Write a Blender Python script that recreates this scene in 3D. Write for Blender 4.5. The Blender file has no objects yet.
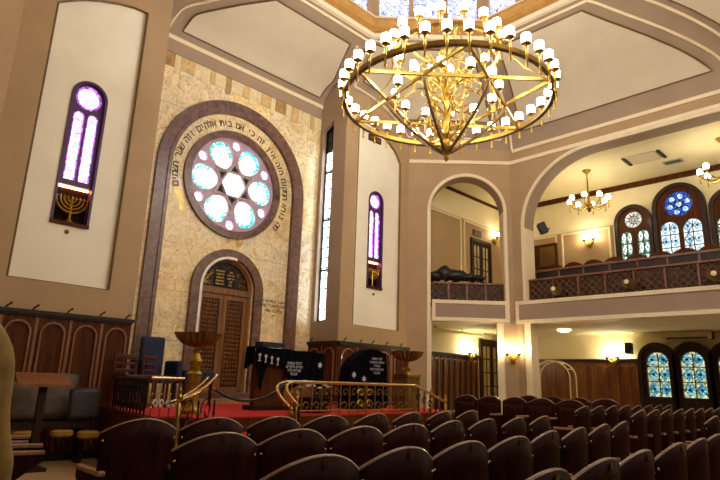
import bpy, bmesh, math, random
from math import sin, cos, pi, radians as RD, hypot, atan2, sqrt
from mathutils import Vector, Matrix
from mathutils.geometry import tessellate_polygon
random.seed(7)
scene = bpy.context.scene
COL = scene.collection

# ------------------------------------------------------------------ materials
def lin(h):
    h = h.lstrip('#')
    out = []
    for i in (0, 2, 4):
        c = int(h[i:i+2], 16) / 255
        out.append(c/12.92 if c <= .04045 else ((c+.055)/1.055)**2.4)
    return (*out, 1)

class NT:
    def __init__(s, name):
        s.m = bpy.data.materials.new(name); s.m.use_nodes = True
        s.t = s.m.node_tree; s.n = s.t.nodes; s.l = s.t.links
        s.b = s.n['Principled BSDF']
    def new(s, kind, **kw):
        nd = s.n.new(kind)
        for k, v in kw.items():
            if k in nd.inputs: nd.inputs[k].default_value = v
            else: setattr(nd, k, v)
        return nd
    def link(s, a, b): s.l.new(a, b)
    def coord(s, scale=(1, 1, 1), rot=(0, 0, 0)):
        tc = s.new('ShaderNodeTexCoord'); mp = s.new('ShaderNodeMapping')
        mp.inputs['Scale'].default_value = scale; mp.inputs['Rotation'].default_value = rot
        s.link(tc.outputs['Object'], mp.inputs['Vector']); return mp.outputs['Vector']
    def ramp(s, fac, stops, interp='LINEAR'):
        r = s.new('ShaderNodeValToRGB'); r.color_ramp.interpolation = interp
        e = r.color_ramp.elements
        while len(e) < len(stops): e.new(.5)
        for el, (p, c) in zip(e, stops): el.position = p; el.color = lin(c) if isinstance(c, str) else c
        s.link(fac, r.inputs['Fac']); return r.outputs['Color']
    def bump(s, h, strength=.3, dist=.02):
        b = s.new('ShaderNodeBump'); b.inputs['Strength'].default_value = strength; b.inputs['Distance'].default_value = dist
        s.link(h, b.inputs['Height']); s.link(b.outputs['Normal'], s.b.inputs['Normal'])

def mat(name, color, rough=.6, metal=0., noise=.06, scale=6., spec=.5, coat=0., bump=0.):
    t = NT(name); t.b.inputs['Roughness'].default_value = rough; t.b.inputs['Metallic'].default_value = metal
    t.b.inputs['Specular IOR Level'].default_value = spec; t.b.inputs['Coat Weight'].default_value = coat
    c = lin(color)
    if noise:
        nz = t.new('ShaderNodeTexNoise', Scale=scale, Detail=4.); t.link(t.coord(), nz.inputs['Vector'])
        lo = tuple(max(0, x*(1-noise*2)) for x in c[:3]) + (1,); hi = tuple(min(1, x*(1+noise*2)) for x in c[:3]) + (1,)
        t.link(t.ramp(nz.outputs['Fac'], [(.3, lo), (.7, hi)]), t.b.inputs['Base Color'])
        if bump: t.bump(nz.outputs['Fac'], bump)
    else: t.b.inputs['Base Color'].default_value = c
    return t.m

def wood(name, dark, light, rough=.35, scale=3., stretch=(6, 6, .6), coat=.0, spec=.5):
    t = NT(name); t.b.inputs['Roughness'].default_value = rough; t.b.inputs['Coat Weight'].default_value = coat
    t.b.inputs['Specular IOR Level'].default_value = spec
    nz = t.new('ShaderNodeTexNoise', Scale=scale, Detail=6., Distortion=.6); t.link(t.coord(stretch), nz.inputs['Vector'])
    t.link(t.ramp(nz.outputs['Fac'], [(.25, dark), (.75, light)]), t.b.inputs['Base Color'])
    t.bump(nz.outputs['Fac'], .12, .01)
    return t.m

def emit(name, color, strength):
    t = NT(name); t.b.inputs['Base Color'].default_value = (.8, .8, .8, 1)
    t.b.inputs['Emission Color'].default_value = lin(color); t.b.inputs['Emission Strength'].default_value = strength
    t.b.inputs['Roughness'].default_value = .3
    return t.m

def glass(name, cols, strength=2., scale=14., lead=.06, dark='#1a1418', seed=0., stretch=(1, 1, 1)):
    """back-lit stained glass: leaded voronoi pieces of several colours"""
    t = NT(name); co = t.coord(stretch)
    v = t.new('ShaderNodeTexVoronoi', Scale=scale); t.link(co, v.inputs['Vector'])
    sx = t.new('ShaderNodeSeparateColor'); t.link(v.outputs['Color'], sx.inputs['Color'])
    n = len(cols)
    colr = t.ramp(sx.outputs['Red'], [(i/n, c) for i, c in enumerate(cols)], 'CONSTANT')
    e = t.new('ShaderNodeTexVoronoi', Scale=scale, feature='DISTANCE_TO_EDGE'); t.link(co, e.inputs['Vector'])
    m = t.new('ShaderNodeMath', operation='GREATER_THAN'); m.inputs[1].default_value = lead; t.link(e.outputs['Distance'], m.inputs[0])
    mx = t.new('ShaderNodeMix', data_type='RGBA'); t.link(m.outputs[0], mx.inputs['Factor'])
    mx.inputs['A'].default_value = lin(dark); t.link(colr, mx.inputs['B'])
    t.link(mx.outputs['Result'], t.b.inputs['Emission Color']); t.link(mx.outputs['Result'], t.b.inputs['Base Color'])
    t.b.inputs['Emission Strength'].default_value = strength; t.b.inputs['Roughness'].default_value = .25
    return t.m

def stone_mat():
    t = NT('golden_marble'); co = t.coord((1, 1, 1))
    # swap so brick pattern runs over x,z
    sp = t.new('ShaderNodeSeparateXYZ'); t.link(co, sp.inputs[0])
    cb = t.new('ShaderNodeCombineXYZ'); t.link(sp.outputs['X'], cb.inputs['X']); t.link(sp.outputs['Z'], cb.inputs['Y'])
    br = t.new('ShaderNodeTexBrick'); t.link(cb.outputs[0], br.inputs['Vector'])
    for k, v in (('Scale', 1.), ('Mortar Size', .004), ('Brick Width', 1.1), ('Row Height', .9), ('Bias', .0)): br.inputs[k].default_value = v
    br.inputs['Color1'].default_value = lin('#fff0c4'); br.inputs['Color2'].default_value = lin('#f4ead2'); br.inputs['Mortar'].default_value = lin('#c0a672')
    nz = t.new('ShaderNodeTexNoise', Scale=1.7, Detail=8., Distortion=1.2); t.link(co, nz.inputs['Vector'])
    mx = t.new('ShaderNodeMix', data_type='RGBA', blend_type='MULTIPLY'); mx.inputs['Factor'].default_value = .7
    t.link(br.outputs['Color'], mx.inputs['A'])
    t.link(t.ramp(nz.outputs['Fac'], [(.28, '#d6b070'), (.40, '#f0dca4'), (.52, '#fff6dc'), (.64, '#e8e0cc'), (.78, '#dcb870')]), mx.inputs['B'])
    vn = t.new('ShaderNodeTexNoise', Scale=2.6, Detail=10., Distortion=1.9, Roughness=.68); t.link(co, vn.inputs['Vector'])
    mx2 = t.new('ShaderNodeMix', data_type='RGBA', blend_type='MULTIPLY')
    mx2.inputs['Factor'].default_value = .8; t.link(mx.outputs['Result'], mx2.inputs['A'])
    t.link(t.ramp(vn.outputs['Fac'], [(.30, '#a87c38'), (.37, '#e0b868'), (.42, '#fff6dc'), (.49, '#ffffff'), (.515, '#b88c48'), (.54, '#fffaf0'), (.60, '#f4f0e4'), (.68, '#d8a858')]), mx2.inputs['B'])
    t.link(mx2.outputs['Result'], t.b.inputs['Base Color']); t.b.inputs['Roughness'].default_value = .3
    return t.m

def marble(name, a, b, rough=.3):
    t = NT(name); nz = t.new('ShaderNodeTexNoise', Scale=5., Detail=8., Distortion=2.); t.link(t.coord(), nz.inputs['Vector'])
    t.link(t.ramp(nz.outputs['Fac'], [(.3, a), (.7, b)]), t.b.inputs['Base Color']); t.b.inputs['Roughness'].default_value = rough
    return t.m

M = {}
M['tan'] = mat('tan_wall_paint', '#b2936a', .75, noise=.03, scale=2)
M['taupe'] = mat('taupe_paint', '#a38a70', .75, noise=.03, scale=2)
M['beige2'] = mat('ivory_panel_paint', '#f6ecd0', .8, noise=.02, scale=2)
M['beige'] = mat('beige_paint', '#d4c4a6', .8, noise=.02, scale=2)
M['cream'] = mat('cream_trim_paint', '#efdcb4', .6, noise=.02)
M['white'] = mat('ivory_plaster', '#ece0b8', .8, noise=.02, scale=2)
M['edge'] = mat('olive_gold_edge', '#6b5128', .5)
M['goldpaint'] = mat('ochre_moulding_paint', '#b98a45', .5)
M['stone'] = stone_mat()
M['tilea'] = marble('honey_tile', '#c8a262', '#e0c284'); M['tileb'] = marble('pale_tile', '#dcc490', '#ecdcae'); M['tilec'] = marble('brown_tile', '#94703e', '#c49a5c')
M['brownmarble'] = marble('brown_marble', '#54382c', '#84604c')
M['pinkstone'] = mat('pinkish_tracery', '#c4a4b0', .6)
M['litreveal'] = mat('painted_lit_reveal', '#f4ecd8', .25)  # whitened to stand in for window light on the door reveal
M['floor'] = mat('sand_carpet', '#b59568', .9, noise=.1, scale=40, bump=.1)
M['red'] = mat('red_carpet', '#c41a10', .95, noise=.12, scale=60, bump=.1)
M['darkwood'] = wood('dark_wood', '#1c0e08', '#38200f', .45, coat=.05, spec=.3)
M['seatwood'] = wood('mahogany_veneer', '#1a0703', '#381307', .55, scale=2.5, coat=.0, spec=.08)
M['seatedge'] = wood('worn_edge_wood', '#7a5138', '#b08a68', .35, coat=.2)
M['panelwood'] = wood('panel_wood', '#38190a', '#643614', .5, scale=2.5, coat=.0, spec=.1)
M['panelrim'] = wood('panel_moulding_wood', '#6b3f20', '#965f32', .35, coat=.2)
M['panelwood2'] = wood('reddish_panel_wood', '#4a210d', '#8a4a1e', .38, scale=2.5, coat=.15)
M['redwood'] = wood('red_carved_wood', '#3c100b', '#5c1f14', .4)
M['doorwood'] = wood('ark_door_wood', '#5c3616', '#98642e', .38, coat=.1)
M['railwood'] = wood('gallery_rail_wood', '#5a301a', '#94603a', .4)
M['lattice'] = wood('lattice_wood', '#5a3820', '#8a6040', .4)
M['brass'] = mat('brass', '#a8863c', .33, 1., .1, 10)
M['gold'] = mat('gilt_metal', '#b8943f', .36, 1., .18, 22, bump=.25)
M['bronze'] = mat('dark_bronze', '#7a5c2a', .5, .45, .2, 14)
M['palebrass'] = mat('polished_brass_rail', '#e2c48a', .2, 1., .02, 10)
M['iron'] = mat('black_iron', '#17130f', .4, .6, .05)
M['black'] = mat('black_plastic', '#0d0d0f', .45, 0, .05)
M['velvet'] = mat('navy_velvet', '#05070f', .95, 0, .2, 12, spec=.08)
M['nichewood'] = mat('dark_niche_wood', '#1c0f08', .8, 0, .1, spec=.1)
M['blue'] = mat('blue_upholstery', '#12203f', .7, 0, .15, 10)
M['silver'] = mat('silver_thread', '#cfcbd0', .45, .2, .03)
M['leather'] = mat('taupe_leather', '#5b4b39', .55, 0, .12, 8)
M['leather2'] = mat('dark_leather', '#241a12', .5, 0, .12, 8)
M['pad'] = mat('yellow_seat_pad', '#b88a2c', .8, 0, .1, 12)
M['greypanel'] = mat('grey_cabinet', '#b9ad92', .4, 0, .03)
M['ink'] = mat('black_lettering', '#1d150c', .6, 0, 0)
M['goldink'] = mat('gilt_lettering', '#d9b64e', .3, .8, 0)
M['darkframe'] = mat('dark_purple_frame', '#4a2450', .5, 0, .05)
M['olive'] = mat('olive_jacket', '#86692f', .85, 0, .15, 18, bump=.2)
M['skin'] = mat('skin', '#b98a6a', .55, 0, .04)
M['hair'] = mat('dark_hair', '#22170f', .6, 0, .1)
M['trouser'] = mat('dark_trousers', '#1c1c20', .9, 0, .1)
M['mirror'] = mat('smoky_mirror', '#8a7350', .12, .9, 0)
M['paper'] = mat('pale_paper', '#d8c8b8', .8, 0, .05)
M['flower'] = mat('white_petals', '#e4d6cc', .8, 0, .1)
M['leaf'] = mat('dark_leaves', '#131a0c', .7, 0, .2)
M['lamp'] = emit('glowing_opal_shade', '#fffcf6', 15)
M['sconcelamp'] = emit('glowing_sconce_shade', '#ffedc4', 38)
M['gallamp'] = emit('glowing_gallery_shade', '#ffefc8', 12)
M['niche_glow'] = emit('warm_strip_lamp', '#ff9a60', 9)
M['fillglass'] = emit('added_fill_glass', '#fff4e2', 1.25)  # glow for the added rear windows that brighten piers and ark wall
M['rosewhite'] = glass('rose_glass_white', ['#ffffff', '#f4fbff', '#e9f6ff', '#ffffff'], 1.61, 16, .02, '#c9d6e4')
M['rosecyan'] = glass('rose_glass_cyan', ['#37b9c4', '#9ee9ee', '#1f8f9f', '#e8feff', '#59d0d8'], 0.93, 26, .05)
M['rosepink'] = glass('rose_glass_small', ['#ffffff', '#ffc4f0', '#f6f0ff', '#d9a0ff'], 1.18, 24, .04)
M['pinkglass'] = glass('pink_glass', ['#f6d4ff', '#ffffff', '#e49cf2', '#c9e4ff', '#ffe9ff', '#8fd6d0'], .85, 13, .03, '#a060b8')
M['purpleglass'] = glass('violet_border_glass', ['#8a3fb0', '#c070e0', '#5b2a90', '#a050d0'], .8, 16, .06)
M['domeglass'] = glass('lattice_glass', ['#a9b8ff', '#e6ecff', '#c4b4f6', '#ffffff', '#9aa6f0', '#d8e4ff'], .6, 13, .05, '#3f3a55', stretch=(1, 1, .62))
M['tallglass'] = glass('pale_blue_glass', ['#e4f0ff', '#cfe2fa', '#f4f8ff', '#c0d8f2'], 3.4, 7, .02, '#71808c')
M['tealglass'] = glass('teal_glass', ['#2f93b4', '#7cc4d8', '#3fa0c0', '#a4dce0', '#2a6fa0'], .42, 22, .04)
M['creamglass'] = glass('cream_glass', ['#d9dca4', '#e9ecc4', '#b4c48c', '#8fb0a0'], .36, 16, .05)
M['blueglass'] = glass('cobalt_glass', ['#1c3aaa', '#2a56d0', '#101f80', '#3f7ae0'], .42, 20, .05)
M['skyglass'] = glass('sky_glass', ['#8fc0e8', '#cfe8fb', '#6fa4dc'], .5, 20, .04)
M['greenlead'] = mat('green_leading', '#173018', .5)
M['whiteglass'] = glass('white_glass', ['#e4f4f4', '#f4ffff', '#c4dce0'], .55, 18, .03)
M['mintglass'] = glass('mint_glass', ['#8fc8b0', '#5f9480', '#c4ecd8', '#46705c'], .33, 18, .05)
M['greyglass'] = glass('grey_clear_glass', ['#b9bcb8', '#e4e4dc', '#8a8a84'], 0.5, 30, .04)
M['doorglass'] = mat('frosted_door_glass', '#b9a878', .15, 0, .1)

# ------------------------------------------------------------------ mesh builder
class Frame:
    def __init__(s, o, u, d, w=(0, 0, 1)): s.o, s.u, s.d, s.w = Vector(o), Vector(u).normalized(), Vector(d).normalized(), Vector(w).normalized()
    def p(s, u, z, d=0.): return s.o + s.u*u + s.w*z + s.d*d
WORLD = Frame((0, 0, 0), (1, 0, 0), (0, -1, 0))
def FA(y): return Frame((0, y, 0), (1, 0, 0), (0, -1, 0))         # u = x, faces the hall (-y)
def FB(x): return Frame((x, 0, 0), (0, -1, 0), (-1, 0, 0))        # u = -y, faces the hall (-x)
D0, D1 = Vector((10.31, 8.8, 0)), Vector((12.09, 6.94, 0))
DT = (D1-D0).normalized(); DN = Vector((DT.y, -DT.x, 0))
if DN.y > 0: DN = -DN
FD = Frame(D0, DT, DN)
DL = (D1-D0).length

def circ(cx, cz, r, n=40, a0=0., a1=2*pi, close=True, rz=None):
    k = n if close else n+1
    return [(cx+r*cos(a0+(a1-a0)*i/n), cz+(rz or r)*sin(a0+(a1-a0)*i/n)) for i in range(k)]
def archpts(x0, x1, z0, zs, n=24, rz=None):
    r = (x1-x0)/2
    return [(x0, z0)] + [(( x0+x1)/2 - r*cos(pi*i/n), zs+(rz or r)*sin(pi*i/n)) for i in range(n+1)] + [(x1, z0)]
def rect(x0, x1, z0, z1): return [(x0, z0), (x1, z0), (x1, z1), (x0, z1)]
def star(cx, cz, r, rot=0., inner=1/sqrt(3)):
    return [(cx+(r if i % 2 == 0 else r*inner)*cos(rot+pi*i/6), cz+(r if i % 2 == 0 else r*inner)*sin(rot+pi*i/6)) for i in range(12)]

class MB:
    def __init__(s): s.v = []; s.f = []; s.mi = []; s.m = 0
    def add(s, vs, fs):
        b = len(s.v); s.v += [tuple(x) for x in vs]
        for f in fs: s.f.append(tuple(b+i for i in f)); s.mi.append(s.m)
        return s
    def box(s, x0, x1, y0, y1, z0, z1):
        return s.add([(x0,y0,z0),(x1,y0,z0),(x1,y1,z0),(x0,y1,z0),(x0,y0,z1),(x1,y0,z1),(x1,y1,z1),(x0,y1,z1)],
                     [(0,3,2,1),(4,5,6,7),(0,1,5,4),(1,2,6,5),(2,3,7,6),(3,0,4,7)])
    def fbox(s, F, u0, u1, z0, z1, d0, d1):
        P = [F.p(u, z, d) for z in (z0, z1) for (u, d) in ((u0, d0), (u1, d0), (u1, d1), (u0, d1))]
        return s.add(P, [(0,3,2,1),(4,5,6,7),(0,1,5,4),(1,2,6,5),(2,3,7,6),(3,0,4,7)])
    def plate(s, F, loops, d0, d1):
        pts = [p for L in loops for p in L]
        tris = tessellate_polygon([[Vector((a, b, 0)) for a, b in L] for L in loops])
        n = len(pts)
        s.add([F.p(a, b, d0) for a, b in pts] + [F.p(a, b, d1) for a, b in pts],
              [tuple(t) for t in tris] + [tuple(i+n for i in reversed(t)) for t in tris])
        base = len(s.v) - 2*n; k = 0
        for L in loops:
            m = len(L)
            for i in range(m):
                j = (i+1) % m
                s.f.append((base+k+i, base+k+j, base+k+j+n, base+k+i+n)); s.mi.append(s.m)
            k += m
        return s
    def band(s, F, outer, inner, d0, d1):
        """strip between two open polylines of the same length"""
        n = len(outer)
        vs = [F.p(*p, d0) for p in outer] + [F.p(*p, d0) for p in inner] + [F.p(*p, d1) for p in outer] + [F.p(*p, d1) for p in inner]
        fs = []
        for i in range(n-1):
            fs += [(i, i+1, n+i+1, n+i), (2*n+i, 3*n+i, 3*n+i+1, 2*n+i+1), (i, 2*n+i, 2*n+i+1, i+1), (n+i, n+i+1, 3*n+i+1, 3*n+i)]
        fs += [(0, n, 3*n, 2*n), (n-1, 3*n-1, 4*n-1, 2*n-1)]
        return s.add(vs, fs)
    def tube(s, path, r, n=8, cap=True, closed=False):
        P = [Vector(p) for p in path]; N = len(P)
        rs = r if isinstance(r, (list, tuple)) else [r]*N
        T = []
        for i in range(N):
            a = P[(i-1) % N] if closed else P[max(i-1, 0)]; b = P[(i+1) % N] if closed else P[min(i+1, N-1)]
            t = (b-a); T.append(t.normalized() if t.length > 1e-9 else Vector((0, 0, 1)))
        up = Vector((0, 0, 1)) if abs(T[0].z) < .9 else Vector((1, 0, 0))
        a = T[0].cross(up).normalized(); vs = []
        for i in range(N):
            a = (a - T[i]*a.dot(T[i])).normalized(); b = T[i].cross(a)
            for k in range(n):
                t = 2*pi*k/n; vs.append(P[i] + (a*cos(t)+b*sin(t))*rs[i])
        fs = []
        for i in range(N if closed else N-1):
            j = (i+1) % N
            for k in range(n):
                q = (k+1) % n; fs.append((i*n+k, i*n+q, j*n+q, j*n+k))
        if cap and not closed: fs += [tuple(range(n))[::-1], tuple((N-1)*n+k for k in range(n))]
        return s.add(vs, fs)
    def lathe(s, prof, c=(0, 0, 0), n=16, axis=None, sy=1.):
        c = Vector(c); vs = []; fs = []
        for r, z in prof:
            for k in range(n):
                t = 2*pi*k/n; v = Vector((r*cos(t), r*sin(t)*sy, z))
                if axis is not None: v = axis @ v
                vs.append(c+v)
        for i in range(len(prof)-1):
            for k in range(n):
                q = (k+1) % n; fs.append((i*n+k, i*n+q, (i+1)*n+q, (i+1)*n+k))
        fs += [tuple(range(n))[::-1], tuple((len(prof)-1)*n+k for k in range(n))]
        return s.add(vs, fs)
    def ball(s, c, r, n=10, sc=(1, 1, 1)):
        c = Vector(c); vs = []; fs = []; m = max(5, n//2+1)
        for i in range(m+1):
            t = pi*i/m
            for k in range(n):
                p = 2*pi*k/n; vs.append(c+Vector((r*sin(t)*cos(p)*sc[0], r*sin(t)*sin(p)*sc[1], r*cos(t)*sc[2])))
        for i in range(m):
            for k in range(n):
                q = (k+1) % n; fs.append((i*n+k, (i+1)*n+k, (i+1)*n+q, i*n+q))
        return s.add(vs, fs)
    def grid(s, fn, us, vs_, thick=0., off=None):
        """surface grid fn(u,v)->Vector"""
        a = len(us); b = len(vs_)
        return s.add([fn(u, v) for v in vs_ for u in us],
                     [(j*a+i, j*a+i+1, (j+1)*a+i+1, (j+1)*a+i) for j in range(b-1) for i in range(a-1)])
    def build(s, name, mats, parent=None, smooth=0, bevel=0., solid=0., loc=None):
        me = bpy.data.meshes.new(name); me.from_pydata(s.v, [], s.f)
        mats = mats if isinstance(mats, (list, tuple)) else [mats]
        for m in mats: me.materials.append(M[m] if isinstance(m, str) else m)
        if len(mats) > 1: me.polygons.foreach_set('material_index', s.mi)
        bm = bmesh.new(); bm.from_mesh(me)
        bmesh.ops.remove_doubles(bm, verts=bm.verts, dist=1e-5)
        bmesh.ops.recalc_face_normals(bm, faces=bm.faces)
        bm.to_mesh(me); bm.free()
        if smooth:
            me.shade_smooth(); me.set_sharp_from_angle(angle=RD(smooth))
        o = bpy.data.objects.new(name, me); COL.objects.link(o)
        if parent:
            o.parent = parent
        if loc is not None: o.location = loc
        if solid:
            md = o.modifiers.new('solid', 'SOLIDIFY'); md.thickness = solid; md.offset = 1
        if bevel:
            md = o.modifiers.new('bevel', 'BEVEL'); md.width = bevel; md.segments = 2; md.limit_method = 'ANGLE'
        return o

LABELS = set()
def tag(o, label=None, cat=None, group=None, kind=None):
    if label: o['label'] = label
    if cat: o['category'] = cat
    if group: o['group'] = group
    if kind: o['kind'] = kind
    return o
def empty(name, loc=(0, 0, 0), rz=0.):
    o = bpy.data.objects.new(name, None); COL.objects.link(o); o.location = loc; o.rotation_euler = (0, 0, rz); o.empty_display_size = .1
    return o
def thing(name, label, cat, loc=(0, 0, 0), rz=0., group=None): return tag(empty(name, loc, rz), label, cat, group)
def struct(o): o['kind'] = 'structure'; return o
def copy_tree(o, parent=None):
    c = o.copy(); COL.objects.link(c)
    if parent: c.parent = parent
    for ch in list(o.children): copy_tree(ch, c)
    return c

def glyphs(text, size):
    """2-D triangles of a line of text, centred, right-to-left for Hebrew"""
    cu = bpy.data.curves.new('lettering', 'FONT'); cu.body = text; cu.size = size; cu.align_x = 'CENTER'; cu.offset = size*.018; cu.resolution_u = 3
    ob = bpy.data.objects.new('lettering', cu); COL.objects.link(ob)
    bpy.context.view_layer.update()
    me = ob.to_mesh(); vs = [(v.co.x, v.co.y) for v in me.vertices]; fs = [tuple(p.vertices) for p in me.polygons]
    ob.to_mesh_clear(); bpy.data.objects.remove(ob); bpy.data.curves.remove(cu)
    return vs, fs
def add_text(mb, F, text, size, u, z, d, rot=0., rtl=True):
    vs, fs = glyphs(text[::-1] if rtl else text, size)
    c, s_ = cos(rot), sin(rot)
    mb.add([F.p(u+a*c-b*s_, z+a*s_+b*c, d) for a, b in vs], fs)

# ------------------------------------------------------------------ floor and shell
CX, CY = 5.89, 4.35            # axis of the ark niche / middle of the bay
XL, XRV = 3.69, 8.09           # niche reveals
YA, YP = 9.72, 8.8             # ark wall, pier face
XBW, XBK = 12.09, 15.5         # gallery front, outer wall
YD = 9.2                       # end wall of the galleries
o = MB().box(-3.7, 15.7, -5.2, 10.1, -.12, 0).build('floor', 'floor'); struct(o)
o = MB().box(6.75, 15.48, 1.15, 6.9, 0, .04).build('floor_side', 'floor'); struct(o)

# ark wall ------------------------------------------------------------
RX, RZ, RR = 5.84, 5.05, 1.0
AXC = 5.88
F = FA(YA)
door_hole = archpts(5.29, 6.49, .9, 2.88)
o = MB().plate(F, [[(XL-.3, 0), (XRV+.3, 0), (XRV+.3, 7.36), (XL-.3, 7.36)], circ(RX, RZ, RR), door_hole], 0, -.25).build('wall_ark', 'stone'); struct(o); wall_ark = o
# tile frieze at the head of the stone
x = XL; k = 0; tb = [MB(), MB(), MB()]
while x < XRV-.01:
    w = (.2, .11, .26, .13, .3, .16)[k % 6]; w = min(w, XRV-x)
    tb[(0, 1, 2, 1, 0, 1, 1)[k % 7]].fbox(F, x+.004, x+w-.004, 7.06+(.0 if k % 3 else -.08), 7.355, .001, .012); x += w; k += 1
for b_, m_ in zip(tb, ('tilea', 'tileb', 'tilec')): b_.build('tile_frieze', m_, wall_ark)
# upper plain band and trim
b = MB(); b.fbox(F, XL-.3, XRV+.3, 7.36, 7.78, -.25, .02); struct(b.build('trim_1', 'taupe'))
b = MB(); b.fbox(F, XL, XRV, 7.62, 7.71, .02, .05); struct(b.build('trim_2', 'cream'))
# big marble arch
outer = archpts(AXC-1.74, AXC+1.75, .75, 5.1, 40); inner = archpts(AXC-1.5, AXC+1.5, .75, 5.1, 40)
struct(MB().band(F, outer, inner, 0, .07).build('trim_3', 'brownmarble', smooth=30))
outer = archpts(AXC-1.53, AXC+1.53, .75, 5.1, 40); inner = archpts(AXC-1.46, AXC+1.46, .75, 5.1, 40)
struct(MB().band(F, outer, inner, 0, .09).build('trim_4', 'brownmarble', smooth=30))
# rose ring
n = 64
struct(MB().band(F, circ(RX, RZ, 1.14, n, close=False), circ(RX, RZ, .995, n, close=False), -.12, .06).build('trim_5', 'brownmarble', smooth=30))
# door surround
outer = archpts(5.09, 6.71, .74, 2.86, 30); inner = archpts(5.27, 6.51, .74, 2.88, 30)
struct(MB().band(F, outer, inner, -.1, .08).build('trim_6', 'brownmarble', smooth=30))
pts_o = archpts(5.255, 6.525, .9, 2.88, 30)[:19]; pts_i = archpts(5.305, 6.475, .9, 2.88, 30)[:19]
struct(MB().band(F, pts_o, pts_i, -.06, .095).build('trim_7', 'litreveal', smooth=30))  # left half only: window light on the reveal, painted as a white band
# Hebrew verse running round the rose, right to left
verse = 'מה נורא המקום הזה אין זה כי אם בית אלהים וזה שער השמים'
lb = MB(); r_t = 1.25; n = len(verse); a0, a1 = RD(-34), RD(196)
for i, ch in enumerate(verse):
    if ch == ' ': continue
    a = a0+(a1-a0)*(i+.5)/n
    add_text(lb, F, ch, .195, RX+r_t*cos(a), RZ+r_t*sin(a), .004, a-pi/2, False)
lb.build('inscription', 'ink', wall_ark)
lb = MB()
for i, w in enumerate(('לזכר', 'נשמת')):
    a = RD(203+9*i); add_text(lb, F, w, .12, RX+1.27*cos(a), RZ+1.27*sin(a), .006, a-pi/2-pi/2+1.2)
lb.build('gilt_inscription', 'goldink', wall_ark)
lb = MB()
for i, w in enumerate(('זה השער לצדיקים יבאו', 'פתחו לי שערי צדק', 'אבא בם אודה', 'יה')):
    add_text(lb, F, w, .085, 7.06, 2.74-.1*i, .004)
lb.build('inscription', 'ink', wall_ark)

# rose window ---------------------------------------------------------
W = tag(empty('window_1', (0, 0, 0)), kind='structure')
holes = []; petals = []; smalls = []; tris = []
ROT = 0.
hexr = .285
hexa = [(RX+hexr*cos(ROT+pi*i/3), RZ+hexr*sin(ROT+pi*i/3)) for i in range(6)]
for i in range(6):
    a = ROT+pi*i/3
    # petal: oval lobe, long axis radial
    c = .655; pe = []
    for k in range(28):
        t = 2*pi*k/28; rr = c+.285*cos(t); tt = .262*sin(t)*(1+.18*cos(t))
        pe.append((RX+rr*cos(a)-tt*sin(a), RZ+rr*sin(a)+tt*cos(a)))
    petals.append((a, pe))
    b_ = a+pi/6
    sm = [(RX+.86*cos(b_)+q[0], RZ+.86*sin(b_)+q[1]) for q in circ(0, 0, .10, 14)]
    smalls.append(sm)
    hA, hB, tp = (Vector((.30*cos(a), .30*sin(a))), Vector((.30*cos(a+pi/3), .30*sin(a+pi/3))), Vector((.47*cos(b_), .47*sin(b_))))
    cc = (hA+hB+tp)/3; tris.append([(RX+cc.x+(q.x-cc.x)*.66, RZ+cc.y+(q.y-cc.y)*.66) for q in (hA, hB, tp)])
fr = MB().plate(F, [circ(RX, RZ, 1.0, 64), hexa] + [p for a, p in petals] + smalls + tris, -.10, -.02).build('tracery', 'pinkstone', W)
MB().plate(F, [hexa], -.09, -.08).build('center_pane', 'rosewhite', W)
for a, p in petals:
    pn = MB().plate(F, [p], -.09, -.08).build('petal_pane', 'rosewhite', W)
    ib = MB()
    oi = []; ii = []
    for k in range(29):
        t = -2.0+4.0*k/28
        for lst, s_ in ((oi, 1.), (ii, .70)):
            rr = .655+.285*cos(t)*s_; tt = .262*sin(t)*(1+.18*cos(t))*s_
            lst.append((RX+rr*cos(a)-tt*sin(a), RZ+rr*sin(a)+tt*cos(a)))
    ib.band(F, oi, ii, -.082, -.076).build('cyan_border', 'rosecyan', pn)
for p in smalls: MB().plate(F, [p], -.09, -.08).build('small_pane', 'rosepink', W)
for p in tris: MB().plate(F, [p], -.09, -.08).build('corner_pane', 'greenlead', W)
b = MB()
for i in range(6):   # the six-pointed star bars
    a = ROT+pi*i/3+pi/6
    for s_ in (1,):
        p = Vector((cos(a), sin(a))); t = Vector((-sin(a), cos(a)))
for i in (0, 1):
    V6 = [(RX+.52*cos(ROT+pi/6+pi*i/3+2*pi*k/3), RZ+.52*sin(ROT+pi/6+pi*i/3+2*pi*k/3)) for k in range(3)]
    for k in range(3): b.tube([F.p(*V6[k], -.02), F.p(*V6[(k+1) % 3], -.02)], .026, 6)
b.build('star_bar', mat('pale_star_bar', '#b8a8a4', .6), W)

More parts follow.
